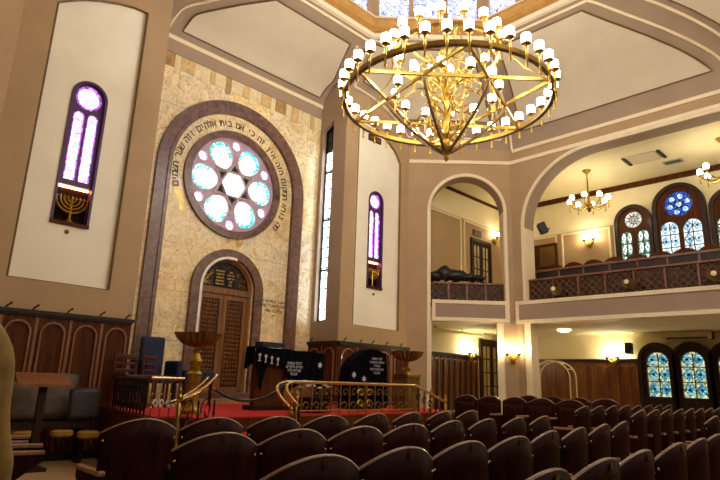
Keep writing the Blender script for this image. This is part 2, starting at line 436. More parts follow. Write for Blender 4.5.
# ark doors -------------------------------------------------------------
DR = tag(empty('door_1'), kind='structure')
FDR = FA(YA+.14)
b = MB().band(FDR, archpts(5.27, 6.51, .9, 2.88), archpts(5.35, 6.43, .9, 2.88), 0, .08); b.build('frame', 'doorwood', DR)
MB().fbox(FDR, 5.3, 6.48, 2.78, 2.9, 0, .1).build('transom', 'doorwood', DR)
for x0, x1 in ((5.35, 5.885), (5.895, 6.43)):
    lf = MB().fbox(FDR, x0, x1, .9, 2.78, 0, .04).build('leaf', 'darkwood', DR)
    b = MB(); b.plate(FDR, [rect(x0, x1, .9, 2.78), rect(x0+.08, x1-.08, 1.0, 2.68)], .04, .062); b.build('leaf_border', 'doorwood', lf)
    b = MB(); nx, nz = 5, 20
    for i in range(nx):
        for j in range(nz):
            cx = x0+.1+(x1-x0-.2)*(i+.5)/nx; cz = 1.02+(1.64)*(j+.5)/nz; q = .03
            b.add([FDR.p(cx-q, cz-q*1.1, .04), FDR.p(cx+q, cz-q*1.1, .04), FDR.p(cx+q, cz+q*1.1, .04), FDR.p(cx-q, cz+q*1.1, .04), FDR.p(cx, cz, .085)], [(0,1,4),(1,2,4),(2,3,4),(3,0,4)])
    b.build('stud_grid', 'doorwood', lf)
b = MB().plate(FDR, [[(5.35, 2.9), (6.43, 2.9)] + [(5.89+.54*cos(t), 2.9+.52*sin(t)) for t in [pi*i/24 for i in range(1, 24)]]], 0, .03); lun = b.build('lunette', 'darkwood', DR)
b = MB(); tab = [archpts(5.66, 5.87, 2.93, 3.22, 10), archpts(5.91, 6.12, 2.93, 3.22, 10)]
for t in tab: b.plate(FDR, [t], .03, .05)
b.build('tablet', 'iron', lun)
b = MB()
tenw = ['אנכי', 'לא יהיה', 'לא תשא', 'זכור', 'כבד']; tenw2 = ['לא תרצח', 'לא תנאף', 'לא תגנב', 'לא תענה', 'לא תחמד']
for k in range(5):
    add_text(b, FDR, tenw[k], .05, 6.015, 3.22-.065*k, .053); add_text(b, FDR, tenw2[k], .05, 5.765, 3.22-.065*k, .053)
b.build('tablet_lettering', 'goldink', lun)
b = MB()
for s_ in (-1, 1):
    for (ax, az, r, tt) in ((.36, 2.97, .05, 0), (.40, 3.08, .06, 1), (.30, 3.18, .05, 2), (.42, 2.96, .03, 3)):
        b.tube([FDR.p(5.89+s_*(ax+r*(1-.1*k)*cos(k*.55)), az+r*(1-.07*k)*sin(k*.55), .05) for k in range(12)], .011, 6)
    b.tube([FDR.p(5.89+s_*(.50-.02*k), 2.93+.035*k-.001*k*k, .05) for k in range(11)], .015, 6)
b.build('gilt_ornament', 'gold', lun, smooth=40)
b = MB()
for s_ in (-1, 1): b.tube([FDR.p(5.89+s_*.05, 1.75, .07), FDR.p(5.89+s_*.05, 1.98, .07)], .012)
b.build('handle', 'brass', DR)
struct(MB().box(5.0, 6.8, 9.25, 9.73, .70, .80).build('trim_8', 'tilec')); struct(MB().box(5.12, 6.68, 9.42, 9.86, .80, .90).build('trim_9', 'brownmarble'))

# niche reveals and piers -----------------------------------------------
FRV = FB(XRV-.006)                                     # u=-y
u0, u1 = -(YA+.25), -(YP+.004)
win = [(-9.61, 2.44), (-9.24, 2.44), (-9.24, 7.20), (-9.61, 7.02)]
o = MB().plate(FRV, [[(u0, 0), (u1, 0), (u1, 8.35), (u0, 7.7)], win], 0, -.22).build('wall_reveal', 'taupe'); struct(o)
TW = tag(empty('window_2'), kind='structure')
b = MB().plate(FRV, [win, [(-9.585, 2.48), (-9.265, 2.48), (-9.265, 7.13), (-9.585, 6.98)]], -.16, -.10)
for z in (3.6, 4.78, 5.95, ): b.fbox(FRV, -9.61, -9.24, z-.02, z+.02, -.16, -.10)
for z in [2.48+.235*k for k in range(1, 20)]: b.fbox(FRV, -9.6, -9.25, z-.010, z+.010, -.15, -.125)
b.fbox(FRV, -9.435, -9.415, 2.46, 7.0, -.15, -.125)
b.build('sash', 'iron', TW)
MB().plate(FRV, [[(-9.6, 2.46), (-9.25, 2.46), (-9.25, 6.55), (-9.6, 6.45)]], -.15, -.14).build('pane', 'tallglass', TW)
MB().plate(FRV, [[(-9.6, 6.45), (-9.25, 6.55), (-9.25, 7.18), (-9.6, 7.0)]], -.15, -.14).build('pane', mat('smoked_glass', '#3a4038', .2, 0, .1), TW)
o = MB().box(XL-.22, XL+.006, YP+.004, YA+.25, 0, 8.35).build('wall_reveal_left', 'taupe'); struct(o)

def mirror(pts): return [(2*CX-a, b) for a, b in pts]
pan_R = [(8.5, 2.38), (10.0, 2.36), (10.0, 6.54), (9.88, 6.72), (9.77, 6.84), (9.58, 6.96), (9.39, 7.06), (9.15, 7.17), (8.92, 7.24), (8.7, 7.27), (8.5, 7.28)]
pan_L = [(1.9, 2.44), (3.28, 2.43), (3.28, 7.3), (3.05, 7.29), (2.8, 7.23), (2.5, 7.12), (2.25, 7.0), (2.05, 6.87), (1.9, 6.76)]
top_R = [(10.31, 7.1), (10.1, 7.32), (9.9, 7.47), (9.65, 7.60), (9.4, 7.70), (9.1, 7.78), (8.8, 7.83), (8.4, 7.87), (8.09, 8.32)]
F8 = FA(YP)
wR = archpts(8.945, 9.445, 3.25, 5.36, 16); wL = archpts(2.315, 2.865, 3.31, 5.41, 16)
for side, pan, wh, outer in (('right', pan_R, wR, [(8.09, 0), (10.31, 0)] + top_R), ('left', pan_L, wL, [(1.47, 0), (3.69, 0)] + mirror(top_R)[::-1])):
    o = MB().plate(F8, [outer, pan], -.0, -.06).build('wall_pier_'+side, 'tan'); struct(o)
    o2 = MB().plate(F8, [outer, wh], -.06, -.22).build('pier_panel', 'beige2', o)
    ins = []
    cxp = sum(p[0] for p in pan)/len(pan); czp = 4.8
    b = MB()
    L = pan + [pan[0]]
    b.tube([F8.p(a, z, -.01) for a, z in pan], .018, 6, closed=True); b.build('panel_bead', 'edge', o, smooth=50)

def slot_window(num, x0, x1, z0, zw, zs, label):
    """narrow arched window with a lit menorah niche below"""
    w = tag(empty('window_%d' % num), kind='structure')
    r = (x1-x0)/2; cx = (x0+x1)/2; zt = zs+r
    full = archpts(x0, x1, z0, zs, 16)
    cr = r*.72; cz = zs+.0
    lw = (x1-x0)*.30
    lh = [archpts(cx-.02-lw, cx-.02, zw+.06, zs-cr-.14, 8), archpts(cx+.02, cx+.02+lw, zw+.06, zs-cr-.14, 8)]
    MB().plate(F8, [archpts(x0, x1, zw, zs, 16), circ(cx, cz, cr, 20)] + lh, -.15, -.10).build('frame', 'darkframe', w)
    MB().band(F8, archpts(x0, x1, z0, zs, 16), archpts(x0+.035, x1-.035, z0, zs, 16), -.2, -.04).build('reveal', 'darkframe', w)
    rim = MB()
    rim.band(F8, circ(cx, cz, cr, 20, close=False), circ(cx, cz, cr-.03, 20, close=False), -.135, -.095)
    for q in lh: rim.band(F8, q, [(a*.84+.16*(sum(p[0] for p in q)/len(q)), z if i not in (0, len(q)-1) else z) for i, (a, z) in enumerate(q)], -.135, -.095)
    rim.build('violet_border', 'purpleglass', w)
    MB().plate(F8, [circ(cx, cz, cr, 20)], -.14, -.13).build('rose_pane', 'pinkglass', w)
    for q in lh: MB().plate(F8, [q], -.14, -.13).build('lancet_pane', 'pinkglass', w)
    # niche
    nb = MB().fbox(F8, x0, x1, z0, zw, -.21, -.19); nb.build('niche_back', 'nichewood', w)
    MB().fbox(F8, x0, x1, z0, z0+.05, -.2, -.02).build('niche_sill', 'panelwood', w)
    MB().fbox(F8, x0+.035, x1-.035, zw-.03, zw, -.2, -.09).build('niche_head', 'darkframe', w)
    MB().fbox(F8, x0+.05, x1-.05, zw-.055, zw-.03, -.19, -.15).build('strip_lamp', 'niche_glow', w)
    mn = thing('menorah', label, 'menorah', F8.p(cx, z0+.05, -.115))
    s_ = (x1-x0)*.41; h = (zw-z0)*.62; b = MB(); G = Frame((0, 0, 0), (1, 0, 0), (0, -1, 0))
    zc = h*.92
    for k in (1, 2, 3, 4):
        rr = s_*k/4
        b.tube([G.p(rr*cos(t), zc+rr*sin(t)*.95, 0) for t in [pi+pi*i/16 for i in range(17)]], s_*.075, 6)
    b.tube([G.p(0, .02, 0), G.p(0, zc+.02, 0)], s_*.085, 6); b.build('branches', 'gold', mn, smooth=50)
    MB().lathe([(s_*.42, 0), (s_*.40, .015), (s_*.2, .03), (s_*.1, .06), (s_*.06, .08)], n=12, sy=.5).build('base', 'gold', mn, smooth=40)
    for k in range(-4, 5):
        MB().lathe([(s_*.05, 0), (s_*.11, .012), (s_*.11, .022), (s_*.04, .024), (s_*.035, .05)], G.p(s_*k/4, zc, 0), 8).build('cup', 'gold', mn)
    return w
slot_window(3, 8.945, 9.445, 3.25, 3.93, 5.36, 'gilt nine-branched menorah in the lit niche of the far right pier')
slot_window(4, 2.315, 2.865, 3.31, 3.97, 5.41, 'gilt nine-branched menorah in the lit niche of the big left pier')
for x, z, lb in ((9.18, 3.13, 'small round brass knob below the menorah niche of the right pier'), (2.57, 3.21, 'small round brass knob below the menorah niche of the left pier')):
    k = tag(MB().lathe([(.03, 0), (.032, .012), (.02, .03), (0.004, .036)], (0, 0, 0), 12, Matrix.Rotation(pi/2, 3, 'X')).build('knob', 'bronze', smooth=40, loc=(x, 8.861, z)), lb, 'knob')
    k.location.y = YP-.0+.06
v = thing('air_vent', 'small brown louvred air vent at the top of the right pier panel', 'vent', F8.p(9.08, 6.84, -.06))
b = MB(); b.plate(WORLD, [rect(-.21, .21, 0, .16), rect(-.18, .18, .03, .13)], 0, .03); b.build('frame', 'panelwood', v)
for k in range(4): MB().fbox(WORLD, -.19, .19, .035+.025*k, .05+.025*k, .003, .025).build('slat', 'panelrim', v)

# left chamfer and side wall above the gallery level (beyond the frame)
mD = Frame((2*CX-D0.x, D0.y, 0), (-DT.x, DT.y, 0), (-DN.x, DN.y, 0))
o = MB().fbox(mD, 0, DL, 0, 7.6, 0, -.2).build('wall_chamfer_left', 'tan'); struct(o)
XLW = 2*CX-XBW
o = MB().box(XLW-.25, XLW, 1.76, 6.94, 2.64, 7.6).build('wall_left', 'tan'); struct(o)
o = MB().box(-3.7, -3.5, -5.2, 9.4, 0, 2.7).build('wall_far_left', 'tan'); struct(o)
o = MB().box(-3.7, XLW, -5.2, 9.4, 2.64, 2.8).build('ceiling_left', 'white'); struct(o)
o = MB().box(-3.7, XLW+.0, 6.94, 7.1, 0, 2.64).build('wall_left_end', 'tan'); struct(o)
o = MB().box(-3.7, 15.7, -5.2, -5.0, 0, 2.7).build('wall_back', 'tan'); struct(o)
o = MB().box(XLW, 15.7, -5.0, -1.3, 2.64, 2.8).build('ceiling_back', 'white'); struct(o)
o = MB().box(XLW, 15.7, -1.4, -1.2, 2.64, 9.2).build('wall_back_upper', 'tan'); struct(o)

# glowing windows added behind the camera to light the ark side
FBK = Frame((0, -1.2, 0), (1, 0, 0), (0, 1, 0))
for k_, cx_ in enumerate((2.2, 5.9, 9.6)):
    w = tag(empty('window_%d' % (30+k_)), kind='structure')
    q = archpts(cx_-1.2, cx_+1.2, 3.9, 6.6, 20)
    MB().band(FBK, archpts(cx_-1.32, cx_+1.32, 3.8, 6.6, 20), q, 0, .12).build('frame', 'darkwood', w)
    MB().plate(FBK, [q], .01, .03).build('pane', 'fillglass', w)

# chamfer wall with the small arch ----------------------------------------
TH = .42
T0, T1, ZS = .55, 2.37, 5.42
hole = archpts(T0, T1, 0.0, ZS, 24)
loop = [(0, 0)] + hole + [(DL, 0), (DL, 7.12), (0, 7.12)]
o = MB().plate(FD, [loop], 0, -TH).build('wall_chamfer', 'tan'); struct(o)
struct(MB().band(FD, archpts(T0-.075, T1+.075, 0, ZS, 24), archpts(T0, T1, 0, ZS, 24), 0, .03).build('trim_10', 'cream', smooth=30))
oh, ih = archpts(T0, T1, 0, ZS, 24), archpts(T0+.012, T1-.012, 0, ZS, 24)
struct(MB().band(FD, oh[1:-1], ih[1:-1], -TH-.01, .0).build('trim_11', 'taupe', smooth=30))
b = MB(); b.band(FD, oh[:2], ih[:2], -TH-.01, 0); b.band(FD, oh[-2:], ih[-2:], -TH-.01, 0); struct(b.build('trim_30', 'cream'))
# gallery front wall with the wide arch
FBW = FB(XBW)
YJ, YE = 6.61, .62
def basket(yj, ye, z0, zs, zt, rx, n=14):
    L = [(-yj, z0)]
    for i in range(n+1):
        t = pi/2*i/n; L.append((-(yj-rx+rx*cos(t)), zs+(zt-zs)*sin(t)))
    for i in range(n+1):
        t = pi/2*(1-i/n); L.append((-(ye+rx-rx*cos(t)), zs+(zt-zs)*sin(t)))
    L.append((-ye, z0)); return L
hole = basket(YJ, YE, 0, 4.95, 6.60, 1.75)
loop = [(-6.94, 0)] + hole + [(1.3, 0), (1.3, 7.12), (-6.94, 7.12)]
o = MB().plate(FBW, [loop], 0, -TH).build('wall_gallery_front', 'tan'); struct(o)
struct(MB().band(FBW, basket(YJ+.08, YE-.08, 0, 4.95, 6.68, 1.83), hole, 0, .03).build('trim_12', 'cream', smooth=30))
ih = basket(YJ-.012, YE+.012, 0, 4.95, 6.588, 1.74); nh = len(hole)
struct(MB().band(FBW, hole[1:nh-1], ih[1:nh-1], -TH-.01, 0).build('trim_13', 'taupe', smooth=30))
b = MB(); b.band(FBW, hole[:2], ih[:2], -TH-.01, 0); b.band(FBW, hole[-2:], ih[-2:], -TH-.01, 0); struct(b.build('trim_29', 'cream'))
# pillar facing below the gallery at the corner
b = MB(); b.add([(11.86, 7.10, 0), (12.07, 6.88, 0), (12.06, 6.72, 0), (11.86, 7.10, 2.64), (12.07, 6.88, 2.64), (12.06, 6.72, 2.64), (12.2, 6.9, 0), (12.2, 6.9, 2.64)], [(0, 1, 4, 3), (1, 2, 5, 4), (2, 6, 7, 5), (6, 0, 3, 7), (0, 6, 2, 1), (3, 4, 5, 7)])
struct(b.build('trim_14', 'tan'))
b = MB(); b.fbox(FD, 2.13, 2.345, 0, 2.64, 0, .035); b.fbox(FBW, -6.66, -6.53, 0, 2.64, -.02, .035); b.fbox(FD, .50, .58, 0, 2.64, 0, .035); struct(b.build('trim_15', 'cream'))

# balcony fronts (beam boxes)
def balcony(F, u0, u1, z0, z1, d0, d1, num):
    o = MB().fbox(F, u0, u1, z0, z1, d0, d1).build('beam_%d' % num, 'taupe'); struct(o)
    b = MB()
    b.fbox(F, u0-.01, u1+.01, z1-.07, z1+.015, d1-.06, d1+.03); b.fbox(F, u0-.01, u1+.01, z0-.015, z0+.07, d1-.06, d1+.03)
    b.fbox(F, u0-.01, u0+.07, z0+.07, z1-.07, d1-.02, d1+.03); b.fbox(F, u1-.07, u1+.01, z0+.07, z1-.07, d1-.02, d1+.03)
    b.fbox(F, u0-.01, u1+.01, z0-.012, z0+.02, d0, d1-.055)
    b.build('border', 'cream', o)
balcony(FD, .60, 2.40, 2.67, 3.14, -TH, .06, 1)
balcony(FBW, -6.86, 1.2, 2.64, 3.14, -TH, .06, 2)

# gallery slab, outer walls, ceilings
ring = [(10.36, 8.82), (12.10, 6.96), (12.10, -1.2), (15.5, -1.2), (15.5, 9.2), (10.36, 9.2)]
FL = Frame((0, 0, 0), (1, 0, 0), (0, 0, 1), (0, 1, 0))
o = MB().plate(FL, [ring], 2.632, 3.0).build('ceiling_gallery_floor', 'white'); struct(o)
o = MB().plate(FL, [[(10.4, 8.83), (12.4, 6.8), (12.4, -1.2), (15.6, -1.2), (15.6, 9.3), (10.4, 9.3)]], 6.72, 6.85).build('ceiling_gallery', 'white'); struct(o)
o = MB().box(XBK, XBK+.2, -5.2, 9.4, 0, 6.9).build('wall_outer', 'white'); struct(o)
o = MB().box(10.2, 15.7, YD, YD+.2, 0, 6.9).build('wall_end', 'white'); struct(o)
FO = FB(XBK); FE = FA(YD)
b = MB(); b.fbox(FO, -9.2, -5.78, 3.0, 5.62, 0, .012); b.fbox(FE, 10.5, 15.5, 3.0, 5.93, 0, .012); struct(b.build('trim_16', 'tan'))
b = MB()
def frame_lines(b, F, x0, x1, z0, z1, w=.05):
    b.plate(F, [rect(x0, x1, z0, z1), rect(x0+w, x1-w, z0+w, z1-w)], .012, .035)
frame_lines(b, FO, -9.15, -7.42, 3.1, 5.6); frame_lines(b, FO, -7.28, -5.86, 3.1, 5.6)
frame_lines(b, FE, 10.6, 13.12, 3.1, 5.9); frame_lines(b, FE, 13.25, 15.45, 3.1, 5.9)
struct(b.build('trim_17', 'cream'))
b = MB(); b.fbox(FO, -9.2, 1.2, 6.58, 6.72, 0, .06); b.fbox(FE, 10.5, 15.5, 6.64, 6.72, 0, .05); struct(b.build('trim_18', 'panelwood'))

# wainscot panelling --------------------------------------------------------
def wainscot(name, F, u0, u1, z0, z1, aw, matn='panelwood', hooks=(), d=.05):
    o = MB().fbox(F, u0, u1, z0, z1-.04, 0, d*.5).build(name, matn); struct(o)
    b = MB(); b.fbox(F, u0-.02, u1+.02, z1-.05, z1, 0, d+.03); b.fbox(F, u0, u1, z1-.08, z1-.05, 0, d+.005); b.fbox(F, u0, u1, z0, z0+.12, 0, d)
    b.build('cap_rail', 'darkwood', o)
    n = max(1, round((u1-u0)/aw)); w = (u1-u0)/n; b = MB()
    for i in range(n):
        a0 = u0+i*w; x0, x1 = a0+w*.12, a0+w*.88; r = (x1-x0)/2
        b.band(F, archpts(x0, x1, z0+.2, z1-.14-r, 12), archpts(x0+.028, x1-.028, z0+.2, z1-.14-r, 12), d*.5, d*.5+.03)
        if i: b.fbox(F, a0-.02, a0+.02, z0+.1, z1-.1, d*.5, d*.5+.012)
    b.build('arch_moulding', 'panelrim', o, smooth=40)
    for h in hooks:
        b = MB(); b.tube([F.p(h-.03, z1-.005, d), F.p(h-.01, z1+.03, d), F.p(h+.03, z1+.065, d)], .012, 6); b.ball(F.p(h+.035, z1+.068, d), .017, 6); b.build('hook', 'iron', o)
    return o
wainscot('trim_19', F8, 1.47, 3.69, 0, 2.01, .445, hooks=(1.97, 2.3, 2.75, 3.21, 3.6))
wainscot('trim_20', F8, 8.09, 10.31, 0, 2.0, .50, hooks=(8.24, 8.72, 9.1, 9.55, 10.05))
wainscot('trim_21', FRV, -9.72, -8.8, .7, 2.0, .46, hooks=(-9.6,))
wainscot('trim_22', FO, -9.19, -5.40, 0, 1.98, .30, 'panelwood2')
wainscot('trim_23', FE, 10.5, 13.86, 0, 2.0, .26, 'darkwood')
wainscot('trim_24', FO, -5.35, 1.0, 0, 1.0, .45, 'darkwood')

# glazed doors in the end wall
def glazed_door(num, x0, x1, z0, z1):
    w = tag(empty('door_%d' % num), kind='structure')
    MB().plate(FE, [rect(x0-.08, x1+.08, z0, z1+.1), rect(x0, x1, z0, z1)], 0, .07).build('frame', 'darkwood', w)
    mid = (x0+x1)/2
    for a0, a1 in ((x0, mid-.008), (mid+.008, x1)):
        ho = []
        for c in range(2):
            for r in range(5):
                wq = (a1-a0-.12)/2; hq = (z1-z0-.5)/5
                ho.append(rect(a0+.06+c*wq+.012, a0+.06+(c+1)*wq-.012, z0+.42+r*hq+.015, z0+.42+(r+1)*hq-.015))
        lf = MB().plate(FE, [rect(a0, a1, z0, z1)] + ho, .01, .05).build('leaf', 'darkwood', w)
        MB().fbox(FE, a0+.05, a1-.05, z0+.4, z1-.05, .02, .03).build('pane', 'doorglass', lf)
    MB().fbox(FE, mid-.04, mid-.02, z0+1.0, z0+1.15, .05, .09).build('handle', 'brass', w)
glazed_door(2, 14.02, 15.06, .0, 2.38); glazed_door(3, 13.66, 14.56, 3.0, 5.33)
s_ = tag(MB().fbox(FE, 13.72, 14.12, 5.52, 5.70, .012, .06).build('exit_sign', mat('unlit_sign_box', '#5a4a38', .5)), 'small unlit box sign mounted above the upper glazed door', 'sign')

# outer windows ------------------------------------------------------------
def lattice_panes(F, x0, x1, z0, zs, w, cols, rows, ma, mb_, d):
    """one arched light: diamond pieces over a cream ground, dark green leading"""
    hole = archpts(x0, x1, z0, zs, 12)
    MB().plate(F, [hole], d, d+.008).build('light', ma, w)
    cw = (x1-x0)/cols; zt = zs+(x1-x0)/2; ch = (zt-z0)/rows
    dia = MB(); le = MB()
    for i in range(cols):
        for j in range(rows):
            cx, cz = x0+cw*(i+.5), z0+ch*(j+.5); a, b_ = cw*.46, ch*.46
            if j == rows-1 and cz+b_*.6 > zs+sqrt(max(0, ((x1-x0)/2)**2-(cx-(x0+x1)/2)**2)): b_ *= .7; cz -= ch*.12
            dm = [(cx-a, cz), (cx, cz-b_), (cx+a, cz), (cx, cz+b_)]
            dia.plate(F, [dm], d+.008, d+.012)
            P = [F.p(*q, d+.012) for q in dm]; le.tube(P, .013, 4, closed=True)
            le.plate(F, [star(cx, cz, min(a, b_)*.5, .3, .45)], d+.012, d+.016)
    dia.build('diamond_piece', mb_, w)
    for i in range(1, cols): le.fbox(F, x0+cw*i-.012, x0+cw*i+.012, z0, zs+(x1-x0)*.42, d+.008, d+.02)
    for j in range(1, rows): le.fbox(F, x0, x1, z0+ch*j-.012, z0+ch*j+.012, d+.008, d+.02)
    le.build('leading', 'greenlead', w)

def lower_window(num, y, half=.42):
    w = tag(empty('window_%d' % num), kind='structure')
    u = -y; zs = 1.93
    MB().plate(FO, [archpts(u-half, u+half, .55, zs, 20), archpts(u-.26, u+.26, 1.06, 1.88, 16)], 0, .12).build('frame', 'darkwood', w)
    MB().band(FO, archpts(u-half-.05, u+half+.05, .5, zs, 20), archpts(u-half+.04, u+half-.04, .5, zs, 20), 0, .16).build('architrave', 'darkwood', w, smooth=40)
    lattice_panes(FO, u-.26, u+.26, 1.06, 1.88, w, 2, 3, 'creamglass', 'tealglass', .03)
lower_window(5, 4.93, .40); lower_window(6, 4.14, .40); lower_window(7, 3.34, .40)
lower_window(8, 2.54, .40); lower_window(9, 1.74, .40)

def upper_window(num, y, half, zt, kind):
    w = tag(empty('window_%d' % num), kind='structure')
    u = -y; zs = zt-half; z0 = 3.0
    lw, g, zl, cr, cz = (.215, .05, 5.44, .33, 5.88) if kind == 'blue' else (.145, .07, 5.35, .225, 5.66)
    lh = [archpts(u-g-2*lw, u-g, 3.75, zl-lw, 10), archpts(u+g, u+g+2*lw, 3.75, zl-lw, 10)]
    MB().plate(FO, [archpts(u-half, u+half, z0, zs, 24), circ(u, cz, cr, 28)] + lh, 0, .10).build('frame', 'panelwood', w)
    MB().band(FO, archpts(u-half-.05, u+half+.05, z0, zs, 24), archpts(u-half+.05, u+half-.05, z0, zs, 24), 0, .16).build('architrave', 'darkwood', w, smooth=40)
    ground, piece, rose = {'blue': ('whiteglass', 'skyglass', 'blueglass'), 'grey': ('mintglass', 'whiteglass', 'greyglass')}[kind]
    MB().plate(FO, [circ(u, cz, cr, 28)], .03, .038).build('rose_pane', rose, w)
    b = MB(); l2 = MB()
    if kind == 'blue':
        for k in range(7):
            a = pi/3*k+.25; q = (u, cz) if k == 6 else (u+cr*.64*cos(a), cz+cr*.64*sin(a))
            b.plate(FO, [circ(*q, cr*.235, 14)], .038, .044); l2.tube([FO.p(*p, .045) for p in circ(*q, cr*.245, 14)], .012, 4, closed=True)
        b.build('roundel', 'skyglass', w)
        l2.plate(FO, [star(u, cz, cr*.42, .25)], .037, .040)
    else:
        for k in range(10):
            a = 2*pi*k/10; l2.tube([FO.p(u+cr*.15*cos(a), cz+cr*.15*sin(a), .042), FO.p(u+cr*.95*cos(a+.2), cz+cr*.95*sin(a+.2), .042)], .010, 4)
        l2.tube([FO.p(*p, .042) for p in circ(u, cz, cr*.5, 18)], .010, 4, closed=True)
    l2.build('leading', 'iron', w)
    for q in lh: lattice_panes(FO, q[0][0], q[-1][0], q[0][1], zl-lw, w, 2, 5, ground, piece, .03)
upper_window(10, 5.21, .43, 6.02, 'grey'); upper_window(11, 4.08, .57, 6.38, 'blue'); upper_window(12, 2.93, .43, 6.02, 'grey')

# ------------------------------------------------------------------ vaulted ceiling
OCX, OCY, OAP, ZR = 6.5, 4.73, 2.95, 8.55
HS = OAP*math.tan(pi/8)
def lerp(a, b, t): return a+(b-a)*t
def prof(d, tab):
    for (d0, z0), (d1, z1) in zip(tab, tab[1:]):
        if d <= d1: return lerp(z0, z1, (d-d0)/(d1-d0) if d1 > d0 else 0)
    return tab[-1][1]
PA = [(0, 7.74), (.12, 7.9), (.3, 8.06), (.53, 8.18), (1.1, 8.36), (1.55, 8.46), (2.04, ZR)]
PBf = [(0, 7.08), (.05, 7.2), (.15, 7.46), (.32, 7.66), (.52, 7.82), (.73, 7.95), (1.1, 8.13), (1.49, 8.27), (2.26, 8.49), (2.64, ZR)]
def SA(u, v, off=0.):
    d = 2.04*v; y = YA-d; t = max(0, (YP-y)/(YP-7.68))
    x = lerp(lerp(XL, OCX-HS, t), lerp(XRV, OCX+HS, t), u)
    return Vector((x, y+off*.2, prof(d, PA)-off))
def SB(u, v, off=0.):
    d = 2.64*v; x = XBW-d
    return Vector((x-off*.6, lerp(lerp(6.94, OCY+HS, v), lerp(1.76, OCY-HS, v), u), prof(d, PBf)-off*.8))
botD = [Vector((a, YP, z)) for a, z in [(8.09, 7.86), (8.4, 7.86), (8.8, 7.83), (9.1, 7.78), (9.4, 7.70), (9.65, 7.60), (9.9, 7.47), (10.1, 7.32), (10.31, 7.12)]] + [Vector((lerp(10.31, 12.09, k/6), lerp(8.8, 6.94, k/6), 7.12)) for k in range(1, 7)]
topD = [0, .01, .02, .03, .045, .06, .08, .1, .12] + [.12+.88*k/6 for k in range(1, 7)]
def bl(u):
    k = min(int(u*14), 13); t = u*14-k
    return botD[k].lerp(botD[k+1], t), lerp(topD[k], topD[k+1], t)
PDn = [(0, 0), (.03, .14), (.08, .32), (.16, .48), (.28, .64), (.45, .80), (.7, .93), (1, 1)]
def SD(u, v, off=0.):
    b_, tt = bl(u); top = Vector((OCX+HS, OCY+OAP, ZR)).lerp(Vector((OCX+OAP, OCY+HS, ZR)), tt)
    p = b_.lerp(top, v); zz_ = lerp(b_.z, top.z, prof(v, PDn)); w_ = max(0, (u-.72)/.28); zb_ = prof(2.64*v, PBf)
    p.z = lerp(zz_, zb_, w_*w_*(3-2*w_))
    return p + Vector((-.5*off, -.5*off, -off*.8))
NU = [i/16 for i in range(17)]; NUD = [i/28 for i in range(29)]; NV = [0, .015, .03, .06, .1, .14, .2, .27, .35, .45, .55, .7, .85, 1]
def rng(a, b, n): return [a+(b-a)*i/n for i in range(n+1)]
def mx(p): return Vector((2*CX-p.x, p.y, p.z))
def mk(fn_list, name, m, solid=0):
    b = MB()
    for fn, us, vs in fn_list: b.grid(fn, us, vs)
    o = b.build(name, m, smooth=40); return o
OCm = OCX
def mirx(fn):      # mirrored side: keeps the octagon rim closed on the far side
    def g(u, v, off=0.):
        p = fn(u, v, off); q = Vector((2*CX-p.x, p.y, p.z)); q.x += (2*OCX-2*CX)*v; return q
    return g
def miry(fn):
    def g(u, v, off=0.):
        p = fn(u, v, off); q = Vector((p.x, 2*CY-p.y, p.z)); q.y += (2*OCY-2*CY)*v; return q
    return g
def SAr(u, v, off=0.):
    p = SA(u, v, off); q = Vector((p.x, 2*CY-p.y, p.z)); q.y += (2*OCY-2*CY)*v; return q
surf = [(SA, NU, NV), (SB, NU, NV), (SD, NUD, NV), (mirx(SB), NU, NV), (mirx(SD), NUD, NV), (miry(SD), NUD, NV), (miry(mirx(SD)), NUD, NV), (SAr, NU, NV)]
ceil = mk(surf, 'ceiling_vault', 'taupe'); struct(ceil)
# coffer panels
def piece(tab, y):
    for (y0, x0), (y1, x1) in zip(tab, tab[1:]):
        if y >= y1: return lerp(x0, x1, (y-y0)/(y1-y0))
    return tab[-1][1]
def PANA(u, v, off=.03, g=0.):
    y = lerp(9.62+g*.4, 8.13-g*1.1, v)
    x = lerp(piece([(9.75, 4.28-g), (9.30, 4.37-g), (8.14, 5.44-g*1.2), (7.5, 6.0-g*1.2)], y), piece([(9.75, 7.90+g), (9.18, 7.96+g), (8.12, 7.47+g), (7.5, 7.2+g)], y), u)
    return Vector((x, y, prof(YA-y, PA)-off))
def PANB(u, v, off=.03):
    return SB(lerp(lerp(.07, .10, v), lerp(.915, .765, v), u), lerp(.055, .86, v), off)
pan = [(PANA, NU, rng(0, 1, 18)), (PANB, NU, rng(0, 1, 18)),
       (lambda u, v: SD(u, v, .03), rng(.10, .93, 24), rng(.13, .86, 16)),
       (lambda u, v: miry(SD)(u, v, .03), rng(.10, .93, 24), rng(.09, .86, 16)),
       (lambda u, v: mirx(SB)(u, v, .03), rng(.1, .9, 12), rng(.09, .84, 14))]
def framed(fn, u0, u1, v0, v1, w=.006):
    return [fn]
pb = MB(); eb = MB()
for fn, us, vs in pan:
    pb.grid(fn, us, vs)
    ring_ = [fn(u, vs[0]) for u in us] + [fn(us[-1], v) for v in vs[1:]] + [fn(u, vs[-1]) for u in us[::-1][1:]] + [fn(us[0], v) for v in vs[::-1][1:-1]]
    eb.tube(ring_, .017, 6, closed=True)
pb.build('coffer_panel', 'beige', ceil, smooth=40); eb.build('coffer_bead', 'edge', ceil, smooth=50)
